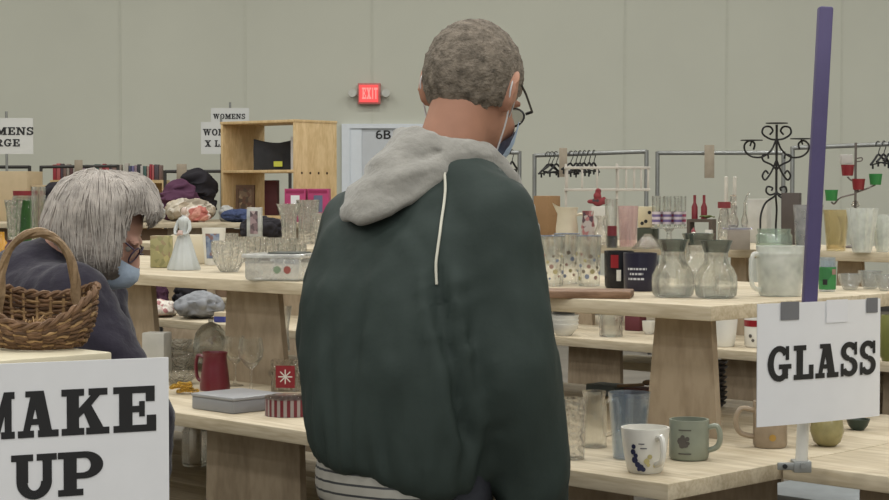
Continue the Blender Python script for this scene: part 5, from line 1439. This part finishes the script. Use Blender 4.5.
# iron candelabra
p, k = R2(776, 244); s = 1 / k
cn = thing('iron_candelabra', 'black wrought iron three-plate candelabra with scrolls', 'candelabra', p)
ZZ = lambda py: (244 - py) * s
XX = lambda px: (px - 775) * s
b = B(); tube(b, [(0, 0, ZZ(190)), (0, 0, ZZ(125))], .0052, 8); obj('stem', b, IRON, cn)
def scroll(pts, nm='scroll', r=.0042):
    b = B(); tube(b, spline([(XX(x), yy * s, ZZ(y)) for x, y, yy in [(q + (0,))[:3] for q in pts]], 7), r, 7); obj(nm, b, IRON, cn)
for m in (-1, 1):
    c = 775; X = lambda d_: c + m * d_
    scroll([(X(0), 140), (X(7), 139), (X(14), 134), (X(13), 128), (X(7), 127), (X(4), 131), (X(7), 135)])
    scroll([(X(0), 138), (X(5), 150), (X(14), 157), (X(24), 157), (X(31), 152), (X(32), 145), (X(27), 141), (X(22), 144), (X(23), 150)], 'arm')
    scroll([(X(0), 170), (X(5), 165), (X(13), 161), (X(14), 156), (X(9), 155), (X(8), 159)])
    scroll([(X(0), 160), (X(5), 172), (X(11), 180), (X(14), 176), (X(11), 171), (X(8), 174)])
    scroll([(X(0), 193), (X(6), 195), (X(10), 192), (X(9), 187), (X(4), 188), (X(5), 191)])
    scroll([(X(0), 190), (X(2), 196, -3), (X(12), 203, -8), (X(17), 215, -10), (X(18), 230, -12), (X(20), 243.5, -14)], 'leg', .0045)
scroll([(775, 190, 0), (776, 197, 8), (778, 210, 14), (778, 228, 18), (779, 243.5, 20)], 'leg', .0045)
for px, py in ((775, 124.5), (750, 141.5), (799.5, 140)):
    b = B(); lathe(b, [(0, 0), (11 * s, .002), (11 * s, .006), (0, .0045)], 24, XX(px), 0, z0=ZZ(py)); obj('candle_plate', b, IRON, cn)
    if px != 775:
        b = B(); tube(b, [(XX(px), 0, ZZ(py)), (XX(775 + (px - 775) * 1.06), 0, ZZ(py + 5))], .0035, 6); obj('plate_stub', b, IRON, cn)
vase(774, 251, ZR, 36, 22, 'wide greenish glass jar behind the frosted pitcher', GREENG, [(.9, 0), (1, .1), (1, .7), (.9, .8), (.95, 1)], name='wide_jar', cat='jar')
vase(808, 251, ZR, 30, 46, 'tall grey smoked vase behind the purple pole', glass('grey vase glass', (.80, .80, .80), .08, .4, (.5, .5, .5)), [(.8, 0), (.85, .05), (.9, .6), (1, 1)])
o, w, h = carton('dark_wood_box', 'dark brown box left of the purple pole top of the back row', 'box', 790, 245, ZR, 18, 52, .06, plain('dark brown wood', S(78, 70, 66), .6), R(-20))
vase(836, 251, ZR, 26, 41, 'amber-tinted straight vase right of the purple pole', AMBER, [(.7, 0), (.74, .05), (.9, .7), (1, 1)], 'vases at the right', 'glass_vase', .02, 8)
vase(862, 252.5, ZR, 31, 44, 'widest pale fluted vase between amber vase and frame edge', FROST, [(.55, 0), (.6, .05), (.8, .5), (1, 1)], 'vases at the right', 'glass_vase', .06, 12)
vase(884, 252, ZR, 24, 37, 'pale frosted vase cut by the right frame edge', FROST, [(.6, 0), (.7, .1), (.9, .6), (1, 1)], 'vases at the right', 'glass_vase', .04, 10)
vase(846, 246.5, ZR, 18, 30, 'slim clear vase behind the amber and fluted vases', CLEAR, [(.8, 0), (.6, .4), (.7, .8), (1, 1)], 'vases at the right', 'glass_vase')
# votive tree
p, k = R2(855, 248); s = 1 / k
vt = thing('votive_tree', 'thin metal votive tree with two red and two green cups', 'candle stand', p)
X = lambda px: (px - 855) * s
Z = lambda py: (248 - py) * s
ROD = plain('dull rod', S(112, 104, 100), .45, .5, .1, metal=.5)
b = B(); tube(b, [(0, 0, .004), (0, 0, Z(143))], .005, 8); obj('rod', b, ROD, vt)
b = B(); lathe(b, [(0, 0), (.05, 0), (.05, .006), (.008, .012), (0, .012)], 24); obj('foot', b, ROD, vt)
b = B(); lathe(b, [(0, 0), (.014, .004), (.018, .014), (.009, .026), (0, .028)], 16, z0=Z(208)); obj('knob', b, CRYST, vt)
for px, py, m, arm in ((847, 176, 'r', [(855, 182), (850, 180), (847, 177)]), (858, 190, 'r', [(855, 192), (857, 191), (858, 190)]), (875, 185, 'g', [(855, 193), (866, 189), (875, 185)]), (831, 201, 'g', [(855, 194), (840, 198), (834, 204), (831, 202)])):
    g_ = B(); tube(g_, spline([(X(a), 0, Z(c)) for a, c in arm], 5), .0034, 7); ar = obj('arm', g_, ROD, vt)
    g_ = B(); r_ = 6.6 * s; lathe(g_, shell([(r_ * .78, 0), (r_ * .82, .003), (r_, 11 * s)], .003), 22, X(px), 0, z0=Z(py))
    obj('votive_cup', g_, (REDP if m == 'r' else GREENP), ar, sharp=50)
b = B(); tube(b, spline([(X(855), 0, Z(162)), (X(861), 0, Z(161)), (X(861), 0, Z(158)), (X(855), 0, Z(159))], 5), .0026, 6); obj('wire_loop', b, ROD, vt)
b = B(); box(b, X(840), X(851), -.02, .02, Z(164.4), Z(155), .002); obj('white_candle', b, plain('grey white wax', S(176, 172, 168), .6), vt)
# white wall rack standing at the back
p, k = R2(607, 240); s = 1 / k
wr = thing('white_rack', 'white wooden spindle rack on thin posts below the black hangers', 'rack', p)
X = lambda px: (px - 607) * s
Z = lambda py: (240 - py) * s
WP = plain('white painted rack', S(196, 190, 180), .5)
for py in (168, 190):
    b = B(); box(b, X(564), X(650), -.008, .008, Z(py + 1.3), Z(py - 1.3), .002); obj('rail', b, WP, wr)
for px in (567, 582, 597, 618, 626, 634, 641, 648):
    b = B(); box(b, X(px - 1), X(px + 1), -.005, .005, Z(188.6), Z(169.4), .001); obj('spindle', b, WP, wr)
for px in (566, 617):
    b = B(); box(b, X(px - 1.2), X(px + 1.2), .009, .018, 0, Z(164), .001); obj('post', b, WP, wr)
    b = B(); box(b, X(px - 4), X(px + 4), .005, .05, 0, .008, .001); obj('foot', b, WP, wr)
# ------------------------------------------------------------------ main upper shelf, far right corner
p, k = on(827, 291.5, ZU); r, h = 8.6 / k, 34 / k
o = thing('green_glass', 'drinking glass with a green meadow print right of the purple pole', 'glass', p)
b = B(); lathe(b, shell([(r * .95, 0), (r, h)], .0025), 28); obj('glass_body', b, glass('blue rim glass', (.86, .9, .93), .05, .14, (.6, .66, .72)), o, sharp=50)
patch(o, 'meadow_print', r * .96, r * .99, h * .06, h * .72, -170, -10, speckle('meadow print', S(58, 130, 72), (S(74, 150, 84), S(46, 110, 62), S(190, 196, 190)), 34, .45), n=10)
patch(o, 'red_motif', r * .98, r * .985, h * .50, h * .66, -70, -35, plain('print red', 0), .002)
patch(o, 'dark_motif', r * .97, r * .975, h * .2, h * .36, -130, -100, INK, .002)
for px, py, w, h, lab in ((850, 290, 24, 16, 'low grey glass bowl right of the meadow print glass'), (870, 289, 24, 18, 'middle low grey glass bowl near the right frame edge'), (886, 291, 22, 16, 'low grey glass bowl cut by the right frame edge')):
    vase(px, py, ZU, w, h, lab, glass('grey bowl glass', (.84, .85, .84), .06, .24, (.52, .53, .52)), [(.5, 0), (.6, .1), (.92, .6), (1, 1)], 'grey glass bowls at the right', 'glass_bowl', .04, 12, 'bowl')
# ------------------------------------------------------------------ back row, lower shelf
for i, (py, w, h) in enumerate(((335.5, 30, 12),)):
    p, k = on(564, py, ZL)
    for j in range(3):
        b = B(); r, hh_ = w / 2 / k, h / k
        lathe(b, shell([(r * .5, 0), (r * .55, hh_ * .1), (r * .92, hh_ * .6), (r, hh_)], .004), 32)
        tag(obj('serving_bowl', b, WHITE, None, p + Vector((0, 0, j * .0165)), 0, 50), ('lowest', 'middle', 'topmost')[j] + ' bowl of the white stack beside the man\'s sleeve', 'bowl', 'stacked white bowls')
p, k = on(564, 335.5, ZL)
b = B(); lathe(b, shell([(.04, 0), (.052, .016), (.055, .018)], .003), 28)
tag(obj('grey_dish', b, plain('dark grey metal', S(96, 94, 90), .4, .5, .1, metal=.4), None, p + Vector((0, 0, .084))), 'dark grey dish on top of the white bowl stack', 'dish')
tumbler(611, 336.5, ZL, 26, 23, 24, 'squat glass tumbler on the back shelf below the cutting board', CLEAR, None, 'drinking_glass')
o, w, h = carton('maroon_box', 'small maroon box right of the squat glass tumbler', 'box', 632, 331, ZL, 17, 15, .06, plain('maroon card', S(96, 44, 50), .6), R(-35))
vase(649, 334, ZL, 14, 13, 'small white cup beside the right plywood upright', WHITE, [(.6, 0), (.9, .3), (1, 1)], name='white_cup', cat='cup')
mug(724, 346.5, ZL, 27, 28, 'white mug with a red handle under the upper shelf corner', WHITE, 165, 21, None, None, 'mug', REDC, .022)
o, r, rb, hh = mug(757, 347, ZL, 26, 29, 'white mug with red top band behind the sign edge', WHITE, 20)
patch(o, 'red_band', r * .985, r, hh * .72, hh * .94, -175, -5, REDC, .0012, 14); blob_patch(o, 'printed_pattern', lambda z: r * .98, hh, [(-130, .4, .007), (-118, .25, .006)], DK, .002)
vase(891, 361, ZL, 24, 46, 'olive green jar cut by the right frame edge beside the GLASS sign', plain('olive glaze', S(120, 122, 66), .4), [(.7, 0), (1, .15), (1, .8), (.8, 1)], name='olive_jar', cat='jar')
# things at the rear of the long table's lower shelf, right of the man
p, k = on(640, 399, ZL)
b = B(); box(b, -.055, .035, 0, .07, 0, .026, .002); tag(obj('red_book', b, plain('red brown cover', S(104, 58, 54), .6), None, (p.x, p.y, p.z), R(-40)), 'thick red-brown book left of the plywood upright', 'book')
p2, k = on(600, 396, ZL)
b = B(); box(b, -.05, .05, 0, .07, 0, .03, .003)
tag(obj('teal_book', b, plain('grey teal cover', S(108, 118, 120), .7), None, (p2.x, p2.y, p2.z), R(-42)), 'grey teal book behind the glass jug, left of the red one', 'book')
b = B(); tube(b, [(-.06, -.01, .006), (.02, .01, .006)], .0045, 8); ell(b, (.033, .013, .011), (.016, .014, .008))
tag(obj('wooden_spoon', b, plain('spoon wood', S(150, 128, 104), .6), None, (p.x - .002, p.y + .04, p.z + .0268), R(10)), 'wooden spoon lying across the thick red-brown book', 'spoon')
p, k = on(718, 408, ZL)
for j in range(9):
    b = B(); r = .027 + .001 * (j % 3); lathe(b, [(0, 0), (r * .6, 0), (r, .010), (r, .013), (r * .6, .004), (0, .004)], 28)
    tag(obj('dark_plate', b, plain('charcoal glaze', S(62, 60, 62), .35), None, p + Vector((rnd.uniform(-.003, .003), .03, .0135 * j)), 0, 50), 'small charcoal plate in the tall stack right of the plywood upright', 'plate', 'stacked charcoal plates')
# ------------------------------------------------------------------ camera, lamps, world
cam = bpy.data.cameras.new('camera'); cam.sensor_width = 36; cam.lens = 36 * FPX / 889
co = bpy.data.objects.new('camera', cam); COL.objects.link(co)
co.location = (0, 0, HC); co.rotation_euler = (pi / 2 - PITCH, 0, 0)
cam.clip_end = 100
SC.camera = co
w = bpy.data.worlds.new('world'); SC.world = w; w.use_nodes = True
w.node_tree.nodes['Background'].inputs['Color'].default_value = (.93, .97, 1.0, 1)
w.node_tree.nodes['Background'].inputs['Strength'].default_value = .44
for x in (-8, -4, 0, 4, 8):
    for y in (-12, -8, -4, 0, 4, 8, 12, 15.5):
        l = bpy.data.lights.new('ceiling_lamp', 'AREA'); l.shape = 'RECTANGLE'; l.size = 1.2; l.size_y = .35
        l.energy = 78 if y < 14 else 64; l.color = (1, .99, .955)
        lo = bpy.data.objects.new('ceiling_lamp', l); COL.objects.link(lo); lo.location = (x, y, 6.6)
SC.view_settings.view_transform = 'Standard'; SC.view_settings.look = 'None'
SC.view_settings.exposure = 0.0; SC.view_settings.gamma = 1; SC.view_settings.use_curve_mapping = False
SC.cycles.max_bounces = 16; SC.cycles.diffuse_bounces = 4; SC.cycles.glossy_bounces = 4
SC.cycles.transparent_max_bounces = 40; SC.cycles.transmission_bounces = 12
SC.cycles.sample_clamp_indirect = 12
SC.cycles.caustics_reflective = False; SC.cycles.caustics_refractive = False
